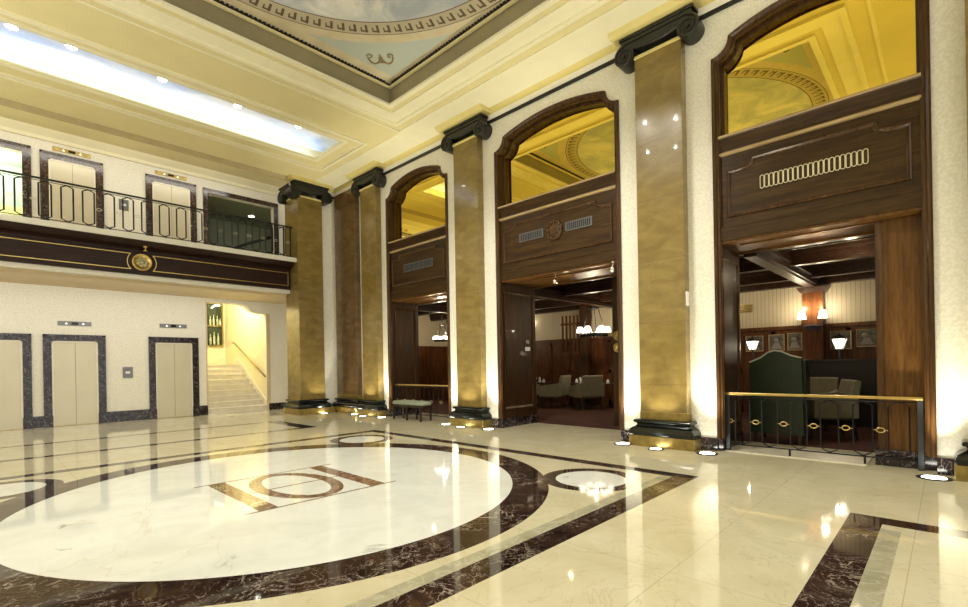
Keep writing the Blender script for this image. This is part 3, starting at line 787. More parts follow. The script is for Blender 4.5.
# rooms behind the balcony doorways
GRN = plain('vestibule_sage_paint', (.30,.33,.22), .6, var=.05)
m = M(); m.box(4.4, 8.6, 19.5, 19.6, ZB, 7.3); m.box(4.3, 4.4, 16.7, 19.6, ZB, 7.3); m.box(8.6, 8.7, 16.7, 19.6, ZB, 7.3); m.box(4.3, 8.7, 16.7, 19.6, 6.95, 7.05); m.box(4.3, 8.7, 16.7, 19.6, ZB-.02, ZB)
struct('wall_vestibule', m, GRN)
LAND = plain('doorway_room_yellow', (.78,.70,.30), .6, var=.05)
m = M(); m.box(-1.0, 1.1, 18.2, 18.3, ZB, 5.9, 0); m.box(-1.0, 1.1, 18.2, 18.3, 5.9, 7.3, 1); m.box(1.05, 1.1, 16.7, 18.2, ZB, 7.3, 1); m.box(-1.0, -.9, 16.7, 18.2, ZB, 7.3, 1); m.box(-1, 1.1, 16.7, 18.3, 6.98, 7.05, 1); m.box(-1, 1.1, 16.7, 18.3, ZB-.02, ZB, 1)
struct('wall_lift_lobby', m, [LAND, plain('doorway_room_mint', (.45,.56,.46), .6, var=.05)])
point_light('corridor_lamp', (.2, 17.4, 6.7), 45, .12, (1,.95,.8))
t = thing('ceiling_light', 'small round ceiling light in the dim room behind the balcony doorway', 'ceiling light', (6.9, 18.2, 6.93))
obj('rim', M().cyl((6.9,18.2,6.925), .11, .025, 'z', 20), WHITEP, t); obj('lens', M().cyl((6.9,18.2,6.915), .085, .012, 'z', 20), E_DOWN, t)
t = tag(obj('handrail', M().tube([(5.3,18.6,5.15),(6.5,17.6,5.75),(7.4,17.0,6.1)], .05, 8).box(5.2,7.5,18.9,19.0,ZB,5.3), IRON), 'dark sloping stair rail seen through the balcony doorway', 'handrail')

# floor indicators, call buttons
def indicator(x0, x1, z0, z1, label, mat):
    t = thing('floor_indicator', label, 'elevator indicator', ((x0+x1)/2, BY, z0))
    obj('plate', M().box(x0, x1, BY-.02, BY, z0, z1), mat, t, bevel=.003)
    c_ = (x0+x1)/2; zc = (z0+z1)/2; h = (z1-z0)*.3
    obj('display', M().box(c_-.07, c_+.07, BY-.026, BY-.018, zc-h, zc+h), BLACKM, t)
    E_ = emis('indicator_arrow_white', (.9,.9,.85), .8) if 'indicator_arrow_white' not in bpy.data.materials else bpy.data.materials['indicator_arrow_white']
    for s_ in (-1, 1):
        obj('arrow', M().prism([(c_+s_*.17-h*.9,zc-h*.7),(c_+s_*.17+h*.9,zc-h*.7),(c_+s_*.17,zc+h*.9)], 'y', BY-.027, BY-.018), E_, t)
indicator(1.40, 2.08, 2.60, 2.71, 'steel floor indicator above the second ground floor elevator from left', STEEL)
indicator(3.63, 4.32, 2.64, 2.75, 'steel floor indicator above the ground floor elevator by the stairs', STEEL)
indicator(1.36, 2.12, 7.085, 7.19, 'brass floor indicator above the left balcony elevator', BRASSD)
indicator(3.58, 4.38, 7.085, 7.19, 'brass floor indicator above the right balcony elevator', BRASSD)
def call(x0, x1, z0, z1, label):
    t = thing('call_panel', label, 'call button panel', ((x0+x1)/2, BY, z0))
    obj('plate', M().box(x0, x1, BY-.02, BY, z0, z1), STEEL, t, bevel=.003)
    obj('button', M().box((x0+x1)/2-.05, (x0+x1)/2+.05, BY-.028, BY-.018, (z0+z1)/2-.03, (z0+z1)/2+.03), WHITEC, t)
call(2.74, 2.97, 1.20, 1.50, 'square steel call panel between the ground floor elevators')
call(2.72, 2.94, 5.86, 6.16, 'square steel call panel between the balcony elevators')

# ================================================================== STAIRCASE
t = thing('staircase', 'cream marble staircase rising behind the opening beside the pier', 'staircase', (5.8, 16.5, 0))
n = 9; rise = 1.55/n
for k in range(n):
    y0 = 16.52+k*.30
    obj('step', M().box(4.86, 6.70, y0, y0+.32 if k < n-1 else 20.5, k*rise, (k+1)*rise-.03).box(4.86, 6.70, y0-.025, y0+.3 if k < n-1 else 20.5, (k+1)*rise-.03, (k+1)*rise), STEP, t)
m = M(); m.box(6.70, 6.8, 16.7, 20.6, 0, 4.6); m.box(4.76, 4.86, 16.7, 20.6, 0, 4.6); m.box(4.76, 6.8, 20.5, 20.6, 0, 4.6); m.box(4.76, 6.8, 16.7, 20.6, 4.55, 4.6)
struct('wall_stair', m, STAIRW)
m = M(); m.add([(6.66,16.55,0),(6.66,19.2,1.55),(6.66,19.2,1.85),(6.66,16.55,.3),(6.70,16.55,0),(6.70,19.2,1.55),(6.70,19.2,1.85),(6.70,16.55,.3)], [(0,1,2,3),(7,6,5,4),(0,3,7,4),(3,2,6,7),(2,1,5,6),(0,4,5,1)])
struct('baseboard_stair', m, STEP)
struct('trim_10', M().box(6.66, 6.78, BY-.03, BY, 0, 3.22).box(4.84, 4.88, BY-.01, BY, 0, 3.49), TANP)
t = thing('handrail', 'bronze handrail on brackets along the yellow stair wall', 'handrail', (6.62, 16.6, 1.1))
obj('rail', M().tube([(6.62,16.5,1.12),(6.62,19.3,2.36),(6.62,19.5,2.38)], .028, 8), BRASSD, t)
for s_ in (.1, .37, .64, .92): obj('bracket', M().tube([(6.70,16.5+2.8*s_,1.06+1.24*s_),(6.62,16.5+2.8*s_,1.12+1.24*s_)], .012, 6), BRASSD, t)
t = thing('display_window', 'tall gilt framed showcase with bottles and lights on the stair landing wall', 'showcase', (6.3, 20.5, 2.24))
ringf = [(6.0,2.27),(6.62,2.27),(6.62,3.98),(6.0,3.98)]
obj('frame', M().sweep(ringf, [(0,20.5),(0,20.44),(.05,20.44),(.05,20.5)], 'xz', True), BRASSD, t)
obj('back', M().box(6.03, 6.60, 20.47, 20.49, 2.3, 3.95), plain('showcase_dark_green', (.02,.035,.015), .2), t)
obj('shelf', M().box(6.05, 6.57, 20.38, 20.47, 3.05, 3.08), BRASSD, t)
m = M()
for x_, z_, h_ in ((6.15,3.08,.35),(6.27,3.08,.42),(6.4,3.08,.38),(6.5,3.08,.3),(6.15,2.34,.4),(6.28,2.34,.5),(6.42,2.34,.45)):
    m.lathe((x_,20.42,z_), [(.035,0),(.04,.05),(.038,h_*.6),(.015,h_*.75),(.015,h_)], 10)
obj('bottles', m, plain('showcase_glass_pale', (.45,.5,.35), .15, var=.6, scale=20), t)
obj('lamp', M().tube([(6.2,20.42,3.75),(6.32,20.42,3.86),(6.5,20.42,3.88)], .03, 8), E_LAMP, t)
point_light('stair_lamp', (5.6, 18.2, 4.2), 60, .15, (1,.93,.72))
point_light('stair_lamp', (5.9, 17.3, 4.4), 50, .1, (1,.93,.72))

# ================================================================== LIGHT FIXTURES
def uplight(x_, y_, label, target, e=26, ang=50, r=.105):
    t = thing('floor_uplight', label, 'floor light', (x_, y_, 0), 0)
    obj('rim', M().lathe((x_,y_,0), [(r*1.45,0.0),(r*1.45,.008),(r*1.1,.012),(r*1.05,.004)], 28), IRON, t)
    obj('lens', M().cyl((x_,y_,.002), r, .007, 'z', 24), E_UP, t)
    spot_light('uplight_beam', (x_, y_, .03), target, e, ang, .05, (1,.93,.70), .7, t)
nm = {1:'the large golden pilaster', 2:'the pilaster left of the middle archway', 3:'the pilaster left of the bench archway'}
for i in (1, 2, 3):
    cy = PILY[i]
    uplight(7.60, cy+.66, 'round floor uplight at the left foot of '+nm[i], (7.88, cy+.62, 3.2), 170, 60)
    uplight(7.45, cy+.01, 'round floor uplight in front of '+nm[i], (7.70, cy, 1.6), 80, 60, .085)
    uplight(7.56, cy-.74, 'round floor uplight at the right foot of '+nm[i], (7.88, cy-.62, 3.2), 170, 60)
uplight(7.60, .13, 'round floor uplight below the wall strip at the right edge', (7.88, -.05, 3.2), 170, 60, .11)
uplight(7.2, 13.62, 'round floor uplight in front of the balcony pier', (7.05, 13.85, 1.6), 80, 60, .085)
# painted sky recess spots
sp = thing('recessed_spotlight', '', 'ceiling spotlight', (0,0,7.40), 0, 'spotlights in the blue painted recess', local=True)
obj('rim', M().cyl((0,0,-.02), .10, .04, 'z', 20), WHITEP, sp); obj('lens', M().cyl((0,0,-.03), .075, .02, 'z', 20), E_DOWN, sp)
names = ['leftmost ceiling spotlight at the near edge of the blue painted recess', 'second ceiling spotlight from left along the blue painted recess', 'middle ceiling spotlight along the blue painted recess', 'fourth ceiling spotlight from left along the blue painted recess', 'rightmost ceiling spotlight, by the far right corner of the blue painted recess']
pos = [(.455,11.66),(1.249,11.63),(2.684,11.63),(4.146,11.63),(5.56,11.58)]
for i, (x_, y_) in enumerate(pos):
    o = sp if i == 0 else dup(sp, (x_, y_, 7.42))
    o.location = (x_, y_, 7.42); o['label'] = names[i]
sp2 = thing('recessed_downlight', 'round ceiling downlight near the centre of the painted mural, above the frame', 'ceiling light', (0,0,0), 0, 'downlights at the centre of the mural', local=True)
obj('rim', M().cyl((0,0,-.02), .09, .04, 'z', 20), WHITEP, sp2); obj('lens', M().cyl((0,0,-.03), .05, .02, 'z', 20), E_DOWN, sp2)
for i, (x_, y_) in enumerate(DL):
    o = sp2 if i == 0 else dup(sp2, (0,0,0)); o.location = (x_, y_, 7.43)
t = thing('ceiling_diffuser', 'flat white ceiling diffuser above the balcony right end', 'ceiling light', (5.6,14.8,7.45))
obj('panel', M().box(5.35, 6.0, 14.6, 14.9, 7.44, 7.5), WHITEP, t)
# ceiling monograms
GILT = plain('painted_gilt_scroll', (.30,.22,.08), .5, .3)
def scroll(cx, cy, sx, sy, lab):
    m = M()
    def P(a, b_): # a across the corner, b towards the corner
        u_ = Vector((sx, -sy, 0)).normalized(); v_ = Vector((sx, sy, 0)).normalized()
        q = Vector((cx, cy, 0))+u_*a+v_*b_; return (q.x, q.y, 7.41)
    for s_ in (-1, 1):
        m.tube([P(s_*(.02+.11*(1-cos(k*pi/10))+0), .20*sin(k*pi/10)-.05) for k in range(0, 11)], .016, 5)
        m.tube([P(s_*(.20+.05*cos(k*pi/6)), -.09-.05*sin(k*pi/6)) for k in range(0, 10)], .013, 5)
    m.tube([P(0,-.12),P(0,.10)], .014, 5); m.tube([P(-.05,.12),P(.05,.12)], .01, 5)
    return tag(obj('ceiling_scroll', m, GILT), lab, 'ceiling ornament', 'gilt scroll ornaments in the mural corners')
scroll(5.50, 7.93, 1, 1, 'gilt scroll ornament in the pale blue far right corner of the mural')
for sx, sy in ((-1,1),(1,-1),(-1,-1)): scroll(2.85+2.65*sx, 5.1+2.83*sy, sx, sy, 'gilt scroll ornament in another corner of the mural, outside the frame')

# ================================================================== BENCH
t = thing('bench', 'low dark wood bench with sage green cushion before the leftmost archway', 'bench', (7.72, 10.03, 0))
m = M()
poly = [(7.54,9.48),(7.60,9.42),(7.86,9.42),(7.92,9.48),(7.92,10.58),(7.86,10.64),(7.60,10.64),(7.54,10.58)]
for z_, k in ((.40,1.0),(.44,1.03),(.475,1.0),(.49,.93)):
    m.v += [((p[0]-7.73)*k+7.73,(p[1]-10.03)*k+10.03,z_) for p in poly]
for i in range(3):
    for k in range(8): m.f.append([i*8+k,i*8+(k+1)%8,(i+1)*8+(k+1)%8,(i+1)*8+k]); m.mi.append(0); m.sm.append(True)
m.f.append(list(reversed(range(8)))); m.f.append([24+k for k in range(8)]); m.mi += [0,0]; m.sm += [False,False]
obj('cushion', m, SAGE, t)
obj('apron', M().prism([(7.73+(p[0]-7.73)*.96, 10.03+(p[1]-10.03)*.98) for p in poly], 'z', .34, .405), DARKW, t)
for x_ in (7.57, 7.89):
    for y_ in (9.47, 10.03, 10.59): obj('leg', M().frustum((x_,y_),(.018,.018),0,(x_,y_),(.024,.024),.35), DARKW, t)

# ================================================================== RESTAURANT
RX = 14.2
m = M(); m.box(RX, RX+.2, -3.2, 17, 2.2, 3.7, 0); struct('wall_restaurant', m, BEAD)
m = M(); m.box(RX-.02, RX+.2, -3.2, 17, 0, 2.2)
for k in range(26):
    y_ = -3.0+k*.78
    m.box(RX-.045, RX-.02, y_-.05, y_+.05, 0, 2.12)
m.box(RX-.045, RX-.02, -3.2, 17, 0, .2); m.box(RX-.045, RX-.02, -3.2, 17, 1.05, 1.17); m.box(RX-.045, RX-.02, -3.2, 17, 2.04, 2.16); m.box(RX-.09, RX, -3.2, 17, 2.16, 2.24)
WAIN = wood('wainscot_mahogany', (.05,.016,.006), (.10,.036,.012), (.17,.07,.025), 'z')
struct('trim_11', m, WAIN)
m = M(); m.box(8.9, RX, 15.6, 15.8, 0, 3.7); struct('wall_restaurant_end', m, BEAD)
m = M(); m.box(8.9, RX, 15.55, 15.6, 0, 2.2)
for k in range(7): m.box(9.1+k*.78, 9.2+k*.78, 15.52, 15.55, 0, 2.2)
struct('trim_12', m, WAIN)
struct('wall_restaurant_near', M().box(8.2, RX, -3.4, -3.2, 0, 3.7), WAIN)
struct('ceiling_restaurant', M().box(8.21, RX+.2, -3.4, 15.8, 3.55, 3.7), plain('restaurant_ceiling_cream', (.50,.42,.28), .6))
t = None
def beam(x0, x1, y0, y1, z0, lab):
    m = M().box(x0, x1, y0, y1, z0+.05, 3.56)
    if x1-x0 > y1-y0: m.box(x0, x1, y0-.04, y1+.04, z0+.18, z0+.24); m.box(x0, x1, y0+.04, y1-.04, z0, z0+.06)
    else: m.box(x0-.04, x1+.04, y0, y1, z0+.18, z0+.24); m.box(x0+.04, x1-.04, y0, y1, z0, z0+.06)
    o = struct('beam', m, WOODD); return o
beam(8.92, RX, 2.22, 2.50, 3.12, ''); beam(8.92, RX, 7.6, 7.9, 3.15, ''); beam(8.92, RX, 12.0, 12.3, 3.15, ''); beam(8.92, RX, -2.2, -1.9, 3.15, '')
for x_ in (9.2, 11.1, 13.05): beam(x_, x_+.25, -3.2, 15.6, 3.25, '')
for x_ in (10.15, 12.1): beam(x_, x_+.10, -3.2, 15.6, 3.38, '')
struct('trim_13', M().box(RX-.22, RX, -3.2, 15.6, 3.20, 3.56), WOODD)
# wooden column on the far wall with twin sconce
t = thing('column', 'square wooden column on the restaurant wall carrying a twin lamp sconce', 'column', (14.0, 2.33, 0))
obj('shaft', M().box(13.85, 14.2, 2.12, 2.54, 0, 3.02), WAIN, t, bevel=.01)
obj('capital', M().frustum((14.02,2.33),(.20,.24),3.0,(14.02,2.33),(.27,.31),3.12), WOODD, t)
def shade(m, c_, r0=.055, r1=.085, h=.15): m.lathe(c_, [(r1,0),(r0,h)], 16)
t = thing('wall_sconce', 'twin lamp wall sconce with cream shades on the wooden column', 'wall lamp', (13.82, 2.33, 2.2))
obj('bracket', M().tube([(13.83,2.08,2.22),(13.75,2.15,2.17),(13.75,2.33,2.20),(13.75,2.50,2.17),(13.83,2.58,2.22)], .02, 6).box(13.78,13.85,2.2,2.46,2.08,2.2).tube([(13.8,2.12,2.2),(13.8,2.12,2.38)], .012,6).tube([(13.8,2.54,2.2),(13.8,2.54,2.38)], .012,6), IRON, t)
for y_ in (2.12, 2.54):
    m = M(); shade(m, (13.8,y_,2.36), .06, .10, .18); obj('lamp_shade', m, E_LAMP, t)
point_light('sconce_bulb', (13.7, 2.12, 2.62), 14, .05); point_light('sconce_bulb', (13.7, 2.54, 2.62), 14, .05)
# portraits
PIC = plain('portrait_grey_print', (.09,.085,.07), .4, var=.9, scale=9)
def picture(y0, y1, z0, z1, lab, k):
    t = thing('framed_portrait', lab, 'picture', (RX-.05, (y0+y1)/2, z0))
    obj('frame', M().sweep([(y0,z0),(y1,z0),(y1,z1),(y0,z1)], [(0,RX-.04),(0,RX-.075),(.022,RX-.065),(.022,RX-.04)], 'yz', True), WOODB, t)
    obj('print', M().box(RX-.06, RX-.045, y0+.03, y1-.03, z0+.03, z1-.03), PIC, t)
    cy = (y0+y1)/2; m = M(); zc = (z0+z1)/2
    m.lathe((RX-.062, cy+.01*k, zc+.06), [(.055,0),(.045,-.006)], 12, 'x'); m.prism([(cy-.12,z0+.05),(cy+.12,z0+.05),(cy+.06,zc),(cy-.05,zc)], 'x', RX-.066, RX-.06)
    obj('sitter', m, plain('portrait_pale_tone_%d' % k, (.24,.21,.17), .5), t)
picture(3.46, 3.88, 1.62, 2.03, 'small framed portrait at the left end of the restaurant wall row', 0)
picture(2.98, 3.34, 1.62, 2.04, 'small framed portrait second from the left in the row', 1)
picture(2.60, 2.92, 1.62, 2.06, 'small framed portrait just left of the wooden column', 2)
picture(1.62, 2.03, 1.62, 2.05, 'framed portrait just right of the wooden column, behind the lantern', 3)
picture(1.14, 1.53, 1.66, 2.07, 'framed portrait at the right end of the row, beside the amber pier', 4)
t = thing('air_vent', 'brown louvred air vent high on the restaurant wall', 'vent', (RX, 3.95, 2.68))
obj('frame', M().box(RX-.03, RX, 3.72, 4.1, 2.66, 2.88), BRASSD, t)
for k in range(5): obj('slat', M().box(RX-.045, RX-.03, 3.74, 4.08, 2.68+k*.04, 2.70+k*.04), WOODD, t)
# low partition
t = thing('booth_partition', 'black low booth partition behind the taupe armchairs', 'partition', (12.3, .9, 0))
obj('panel', M().box(12.3, 12.4, -2.4, 2.55, 0, 1.34), plain('black_partition', (.008,.007,.008), .4), t)
obj('top_rail', M().box(12.27, 12.43, -2.4, 2.55, 1.34, 1.38), IRON, t)
t = thing('sideboard', 'white draped sideboard with folded napkins behind the green chair', 'sideboard', (13.4, 3.1, 0))
obj('cabinet', M().box(13.1, 13.7, 2.37, 3.5, 0, 1.38), WHITEC, t, bevel=.02)
for i, (y_, w_) in enumerate(((2.74,.08),(2.98,.12),(3.22,.07))):
    tag(obj('napkin_stack', M().frustum((13.35,y_),(.1,w_),1.38,(13.35,y_),(.07,w_*.6),1.46), WHITEC, bevel=.01), 'folded white napkin pile on the sideboard behind the green chair', 'napkins', 'napkin piles on the sideboard')
# lanterns
def lantern(x_, y_, zb, lab):
    t = thing('lantern', lab, 'lantern', (x_, y_, zb-.22))
    obj('glass', M().frustum((x_,y_),(.06,.06),zb,(x_,y_),(.115,.115),zb+.2), E_LANT, t)
    obj('roof', M().frustum((x_,y_),(.14,.14),zb+.2,(x_,y_),(.03,.03),zb+.29).cyl((x_,y_,zb+.29),.02,.04), IRON, t)
    m = M()
    for sx in (-1,1):
        for sy in (-1,1): m.tube([(x_+sx*.06,y_+sy*.06,zb),(x_+sx*.115,y_+sy*.115,zb+.2)], .009, 5)
    for s_ in (-1, 1): m.tube([(x_-.085,y_+s_*.0,zb+.0),(x_-.115,y_+s_*.0,zb+.2)], .006, 5)
    m.box(x_-.07,x_+.07,y_-.07,y_+.07,zb-.02,zb); m.cyl((x_,y_,zb-.26),.018,.25); obj('frame', m, IRON, t)
    point_light('lantern_bulb', (x_-.25, y_, zb+.1), 5, .08)
lantern(12.36, 1.62, 1.60, 'glowing lantern on the booth partition, in front of a portrait')
lantern(13.3, 3.50, 1.66, 'glowing lantern above the left shoulder of the green chair')
t = thing('ceiling_light', 'tiny bright spotlight in the restaurant beams seen through the rightmost archway', 'ceiling light', (11.9, 2.0, 3.5))
obj('rim', M().cyl((11.8,1.85,3.52), .07, .03, 'z', 16), IRON, t); obj('lens', M().cyl((11.8,1.85,3.505), .045, .02, 'z', 16), E_DOWN, t)

# green wing chair: tall shaped back towards the lobby
t = thing('wing_chair', 'tall green leather wing chair with pointed back and pale piping', 'chair', (9.35, 2.08, 0), 0, None)
X0 = 9.15
out = [(2.46,.16),(2.46,1.36),(2.40,1.385),(2.28,1.44),(2.18,1.52),(2.08,1.55),(1.98,1.53),(1.84,1.46),(1.70,1.42),(1.68,.16)]
obj('backrest', M().prism(out, 'x', X0, X0+.12), GREENL, t, bevel=.015)
obj('piping', M().tube([(X0,p[0],p[1]) for p in out[1:-1]], .012, 6), PIPING, t)
for y_ in (1.66, 2.42): obj('wing', M().prism([(X0+.1,.3),(X0+.75,.3),(X0+.75,.68),(X0+.45,.75),(X0+.40,1.2),(X0+.1,1.38)], 'y', y_, y_+.06), GREENL, t, bevel=.01)
obj('seat', M().box(X0+.1, X0+.72, 1.74, 2.40, .28, .50), GREENL, t, bevel=.03)
for x_ in (X0+.04, X0+.66):
    for y_ in (1.74, 2.40): obj('leg', M().frustum((x_,y_),(.02,.02),0,(x_,y_),(.03,.03),.3), DARKW, t)

# upholstered armchair (local coords, faces +x)
def armchair(label, loc, rz, group=None):
    t = thing('armchair', label, 'armchair', loc, rz, group, local=True)
    obj('seat', M().box(-.28, .30, -.28, .28, .30, .46), TAUPE, t, bevel=.03)
    m = M(); m.prism([(-.22,.34),(-.34,.88),(-.36,.92),(-.42,.90),(-.34,.34)], 'y', -.30, .30); obj('backrest', m, TAUPE, t, bevel=.025)
    for s_ in (-1, 1):
        m = M().prism([(-.36,.34),(-.36,.66),(-.30,.70),(.22,.63),(.30,.60),(.30,.34)], 'y', s_*.28, s_*.36); obj('arm', m, TAUPE, t, bevel=.02)
    for x_, y_ in ((.26,-.30),(.26,.30),(-.30,-.30),(-.30,.30)):
        obj('leg', M().frustum((x_+(-.05 if x_ < 0 else 0),y_),(.017,.017),0,(x_,y_),(.028,.028),.33), DARKW, t)
    t.scale = (1.1, 1.1, 1.12)
    return t
ac = armchair('taupe armchair facing the green chair, nearest seen through the rightmost archway', (10.45, 1.62, 0), radians(115))
dup(ac, (11.55, 1.98, 0), radians(170), 'taupe armchair behind the nearest one, before the black partition')
AC = [((12.75, 7.95, 0), radians(60), 'taupe armchair standing alone right of centre in the middle archway view'),
      ((12.55, 9.0, 0), radians(100), 'taupe armchair in the middle of the middle archway view'),
      ((12.4, 10.0, 0), radians(20), 'taupe armchair beside the left jamb in the middle archway view'),
      ]
for l, r_, lab in AC: dup(ac, l, r_, lab)
def table(label, loc, group=None, src=None):
    t = thing('dining_table', label, 'table', loc, 0, group, local=True)
    obj('tabletop', M().cyl((0,0,.72), .48, .035, 'z', 28), CLOTHD, t); obj('pedestal', M().lathe((0,0,0), [(.26,0),(.26,.03),(.05,.08),(.04,.7),(.12,.72)], 16), DARKW, t)
    return t
tb = table('dark round dining table left in the middle archway view, white napkins on top', (13.3, 10.2, 0))
tbs = [(13.3,10.2,0),(13.4,8.45,0),(13.55,7.35,0),(12.6,13.6,0)]
labs = [None, 'dark round dining table behind the middle armchair in the middle archway view', 'dark round dining table right of the lone armchair in the middle archway view', 'dark round dining table seen above the bench through the leftmost archway']
for l, lab in zip(tbs[1:], labs[1:]): dup(tb, l, 0, lab)
def napkin():
    m = M(); m.lathe((0,0,0), [(.06,0),(.05,.03),(.045,.08),(.01,.13)], 10); return m
def glass_(): return M().lathe((0,0,0), [(.035,0),(.006,.01),(.006,.07),(.03,.10),(.035,.16),(.028,.18)], 10)
nk = gl = None
for ti, (tx, ty, _) in enumerate(tbs):
    where = ['left table in the middle archway view', 'table behind the middle armchair', 'table right of the lone armchair', 'table above the bench'][ti]
    for k in range(3):
        q = 2*pi*k/3+.4+ti; p = (tx+.28*cos(q), ty+.28*sin(q), .755)
        if nk is None: nk = obj('folded_napkin', napkin(), WHITEC, loc=(0,0,0)); o = nk
        else: o = nk.copy(); COL.objects.link(o)
        o.location = p; tag(o, 'folded white napkin on the dark '+where, 'napkin', 'folded napkins on the '+where)
    for k in range(2):
        q = 2*pi*k/2+1.4+ti; p = (tx+(.1 if ti < 3 else .3)*cos(q), ty+.1*sin(q), .755)
        if gl is None: gl = obj('wine_glass', glass_(), WHITEC, loc=(0,0,0)); o = gl
        else: o = gl.copy(); COL.objects.link(o)
        o.location = p; tag(o, 'pale glass on the dark '+where, 'glass', 'glasses on the '+where)
# flowers over the bench table
t = thing('flower_arrangement', 'white flowers in a vase on the table seen above the bench', 'flowers', (12.2, 13.15, .75))
t.location = (12.6, 13.6, .755)
obj('vase', M().lathe((12.6,13.6,.755), [(.05,0),(.07,.08),(.04,.18),(.05,.22)], 14), WHITEC, t)
m = M()
for k in range(26):
    q = random.uniform(0,2*pi); r_ = random.uniform(0,.14); z_ = 1.0+random.uniform(0,.28)
    m.lathe((12.6+r_*cos(q),13.6+r_*sin(q),z_), [(.01,0),(.04,.02),(.03,.05),(.005,.06)], 7)
obj('blossoms', m, WHITEC, t)
# chandelier
def chandelier(loc, lab, sc=1.0):
    t = thing('chandelier', lab, 'chandelier', loc)
    x_, y_, z_ = loc
    ring = [(x_+.36*sc*cos(k*pi/12), y_+.36*sc*sin(k*pi/12), z_) for k in range(24)]
    m = M().tube(ring, .035*sc, 6, True)
    for k in range(24):
        q = k*pi/12; m.lathe((x_+.38*sc*cos(q), y_+.38*sc*sin(q), z_-.06*sc), [(.03*sc,0),(.04*sc,.05*sc),(.01,.1*sc)], 6)
    obj('leaf_ring', m, IRON, t)
    for k in range(4):
        q = k*pi/2+.3; obj('chain', M().tube([(x_+.36*sc*cos(q),y_+.36*sc*sin(q),z_),(x_+.14*sc*cos(q),y_+.14*sc*sin(q),z_+.78*sc)], .012, 5), IRON, t)
    obj('crown', M().tube([(x_+.14*sc*cos(k*pi/6),y_+.14*sc*sin(k*pi/6),z_+.78*sc) for k in range(12)], .02, 6, True).tube([(x_,y_,z_+.78*sc),(x_,y_,3.55)], .012, 6).tube([(x_-.14*sc,y_,z_+.78*sc),(x_+.14*sc,y_,z_+.78*sc)], .01, 6), IRON, t)
    for k in range(6):
        q = k*pi/3+.1; c_ = (x_+.40*sc*cos(q), y_+.40*sc*sin(q), z_+.04*sc)
        ca = obj('lamp_arm', M().tube([(x_+.3*sc*cos(q),y_+.3*sc*sin(q),z_-.02),(c_[0],c_[1],z_+.06*sc)], .012, 5), IRON, t)
        obj('lamp_shade', M().lathe((c_[0],c_[1],z_+.06*sc), [(.105*sc,0),(.11*sc,.05*sc),(.06*sc,.17*sc)], 14), E_LAMP, ca)
    point_light('chandelier_bulb', (x_, y_, z_+.25), 35, .04)
chandelier((12.7, 7.62, 2.24), 'iron chandelier with white shades seen through the middle archway')
chandelier((11.6, 13.2, 2.3), 'iron chandelier with white shades seen through the leftmost archway', .7)
# post with plates
t = thing('post', 'dark wooden post with two brass plates just inside the middle archway', 'post', (9.85, 5.2, 0))
obj('shaft', M().box(9.65, 10.05, 4.7, 5.32, 0, 3.3), WOODV, t, bevel=.01)
for z_ in (1.98, 1.72): obj('plate', M().lathe((9.65,5.19,z_), [(.11,0),(.11,-.02),(.085,-.03),(.08,-.018),(.0,-.018)], 24, 'x'), BRASSD, t)
# slatted screen
t = thing('slatted_screen', 'tall wooden slatted screen on the far wall of the restaurant', 'screen', (13.8, 8.9, 1.7))
for k in range(5): obj('slat', M().box(13.78, 13.83, 8.86+k*.15, 8.905+k*.15, 1.7, 3.0), WAIN, t)
obj('crossbar', M().box(13.77, 13.84, 8.82, 9.55, 2.68, 2.74), WAIN, t); obj('crossbar', M().box(13.77, 13.84, 8.82, 9.55, 1.7, 1.78), WAIN, t)
obj('post', M().box(13.7, 13.95, 8.45, 8.75, 0, 3.3), WOODV, t)
# small wall lamp left in the middle archway
t = thing('wall_sconce', 'single wall lamp on the cream wall beside the middle archway jamb', 'wall lamp', (14.1, 11.0, 2.7))
obj('bracket', M().tube([(14.2,11.0,2.7),(14.08,11.0,2.7),(14.08,11.0,2.85)], .02, 6), BRASSD, t); obj('lamp_shade', M().lathe((14.08,11.0,2.83), [(.09,0),(.06,.2)], 14), E_LAMP, t)
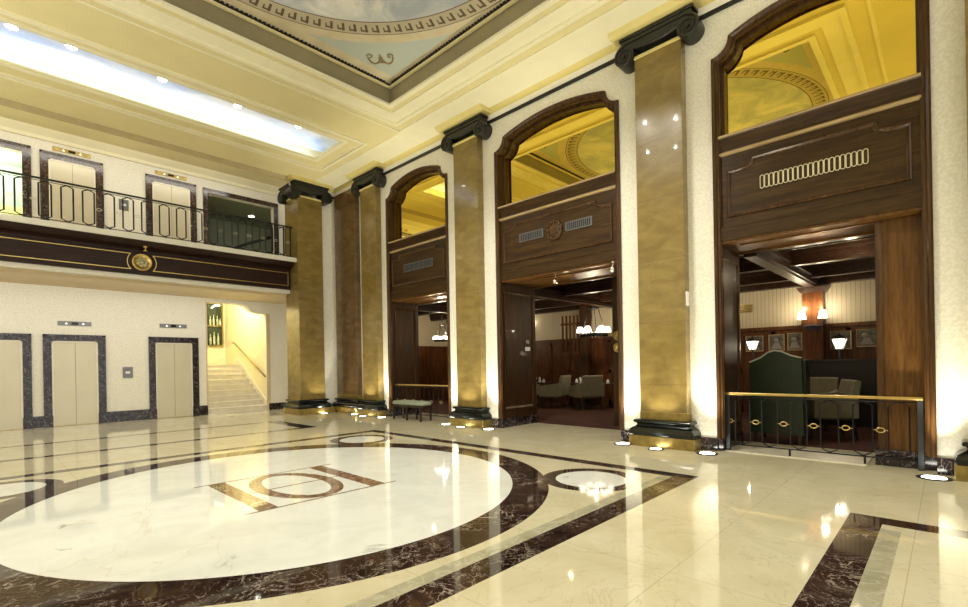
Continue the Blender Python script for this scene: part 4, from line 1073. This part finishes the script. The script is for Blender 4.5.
# spotlights under the transom
def trackspot(x_, y_, z_, lab):
    t = thing('track_spotlight', lab, 'spotlight', (x_, y_, z_))
    obj('mount', M().tube([(x_,y_,z_),(x_,y_,z_-.07)], .01, 6).cyl((x_,y_,z_-.01),.03,.02), CHROME, t)
    obj('head', M().lathe((x_-.02,y_,z_-.07), [(.02,0),(.04,-.03),(.045,-.10),(.02,-.11)], 14), CHROME, t)
trackspot(8.1, 5.72, 3.19, 'small chrome spotlight under the middle archway transom')
trackspot(7.86, 4.30, 3.19, 'small chrome spotlight at the right corner of the middle transom')
t = None
# signs
m = M().box(8.78, 8.90, 7.055, 7.066, 1.86, 1.95); o = obj('wall_sign', m, STEEL); tag(o, 'small grey notice on the middle archway jamb, upper of two', 'sign')
m = M().box(8.76, 8.93, 7.055, 7.066, 1.70, 1.79); o = obj('wall_sign', m, WHITEC); tag(o, 'small white notice on the middle archway jamb, lower of two', 'sign')
m = M().box(7.74, 7.82, 2.955, 2.98, 2.28, 2.50); o = obj('wall_sign', m, WHITEC); tag(o, 'small white plate on the right edge of the large golden pilaster', 'sign')

# restaurant ambient light: warm lamps high between the beams
for x_, y_ in ((10.6, 1.2), (12.6, 4.6), (10.6, 9.6), (12.0, 12.6)):
    point_light('restaurant_lamp', (x_, y_, 3.1), 16, .03, (1,.8,.52))
# warm spots washing the underside of each transom
for lo, hi in BAYS:
    point_light('soffit_lamp', (8.35, (lo+hi)/2, 2.95), 3.0, .03, (1,.78,.4))
# made-up troughs on stands, added beneath the ceiling fill lights, out of view
for (yc, hy, lab) in ((3.5, 3.0, 'long brass trough on stands added under the ceiling fill light, nearer one'), (10.5, 2.0, 'brass trough on stands added under the ceiling fill light, farther one')):
    t = thing('added_trough_uplighter', lab, 'added_uplighter', (-3.0, yc, 0), 0, 'added trough uplighters')
    m = M(); m.box(-4.3, -1.7, yc-hy-.05, yc+hy+.05, 2.60, 2.66); ringbox(m, -4.33, -1.67, yc-hy-.08, yc+hy+.08, .03, 2.60, 2.76)
    obj('trough', m, BRASSD, t)
    for sx in (-4.2, -1.8):
        for sy in (-hy, hy): obj('stand', M().cyl((sx, yc+sy, 0), .03, 2.6).cyl((sx, yc+sy, 0), .14, .03), BRASSD, t)
for o in list(bpy.data.objects):
    if '_local' in o: del o['_local']
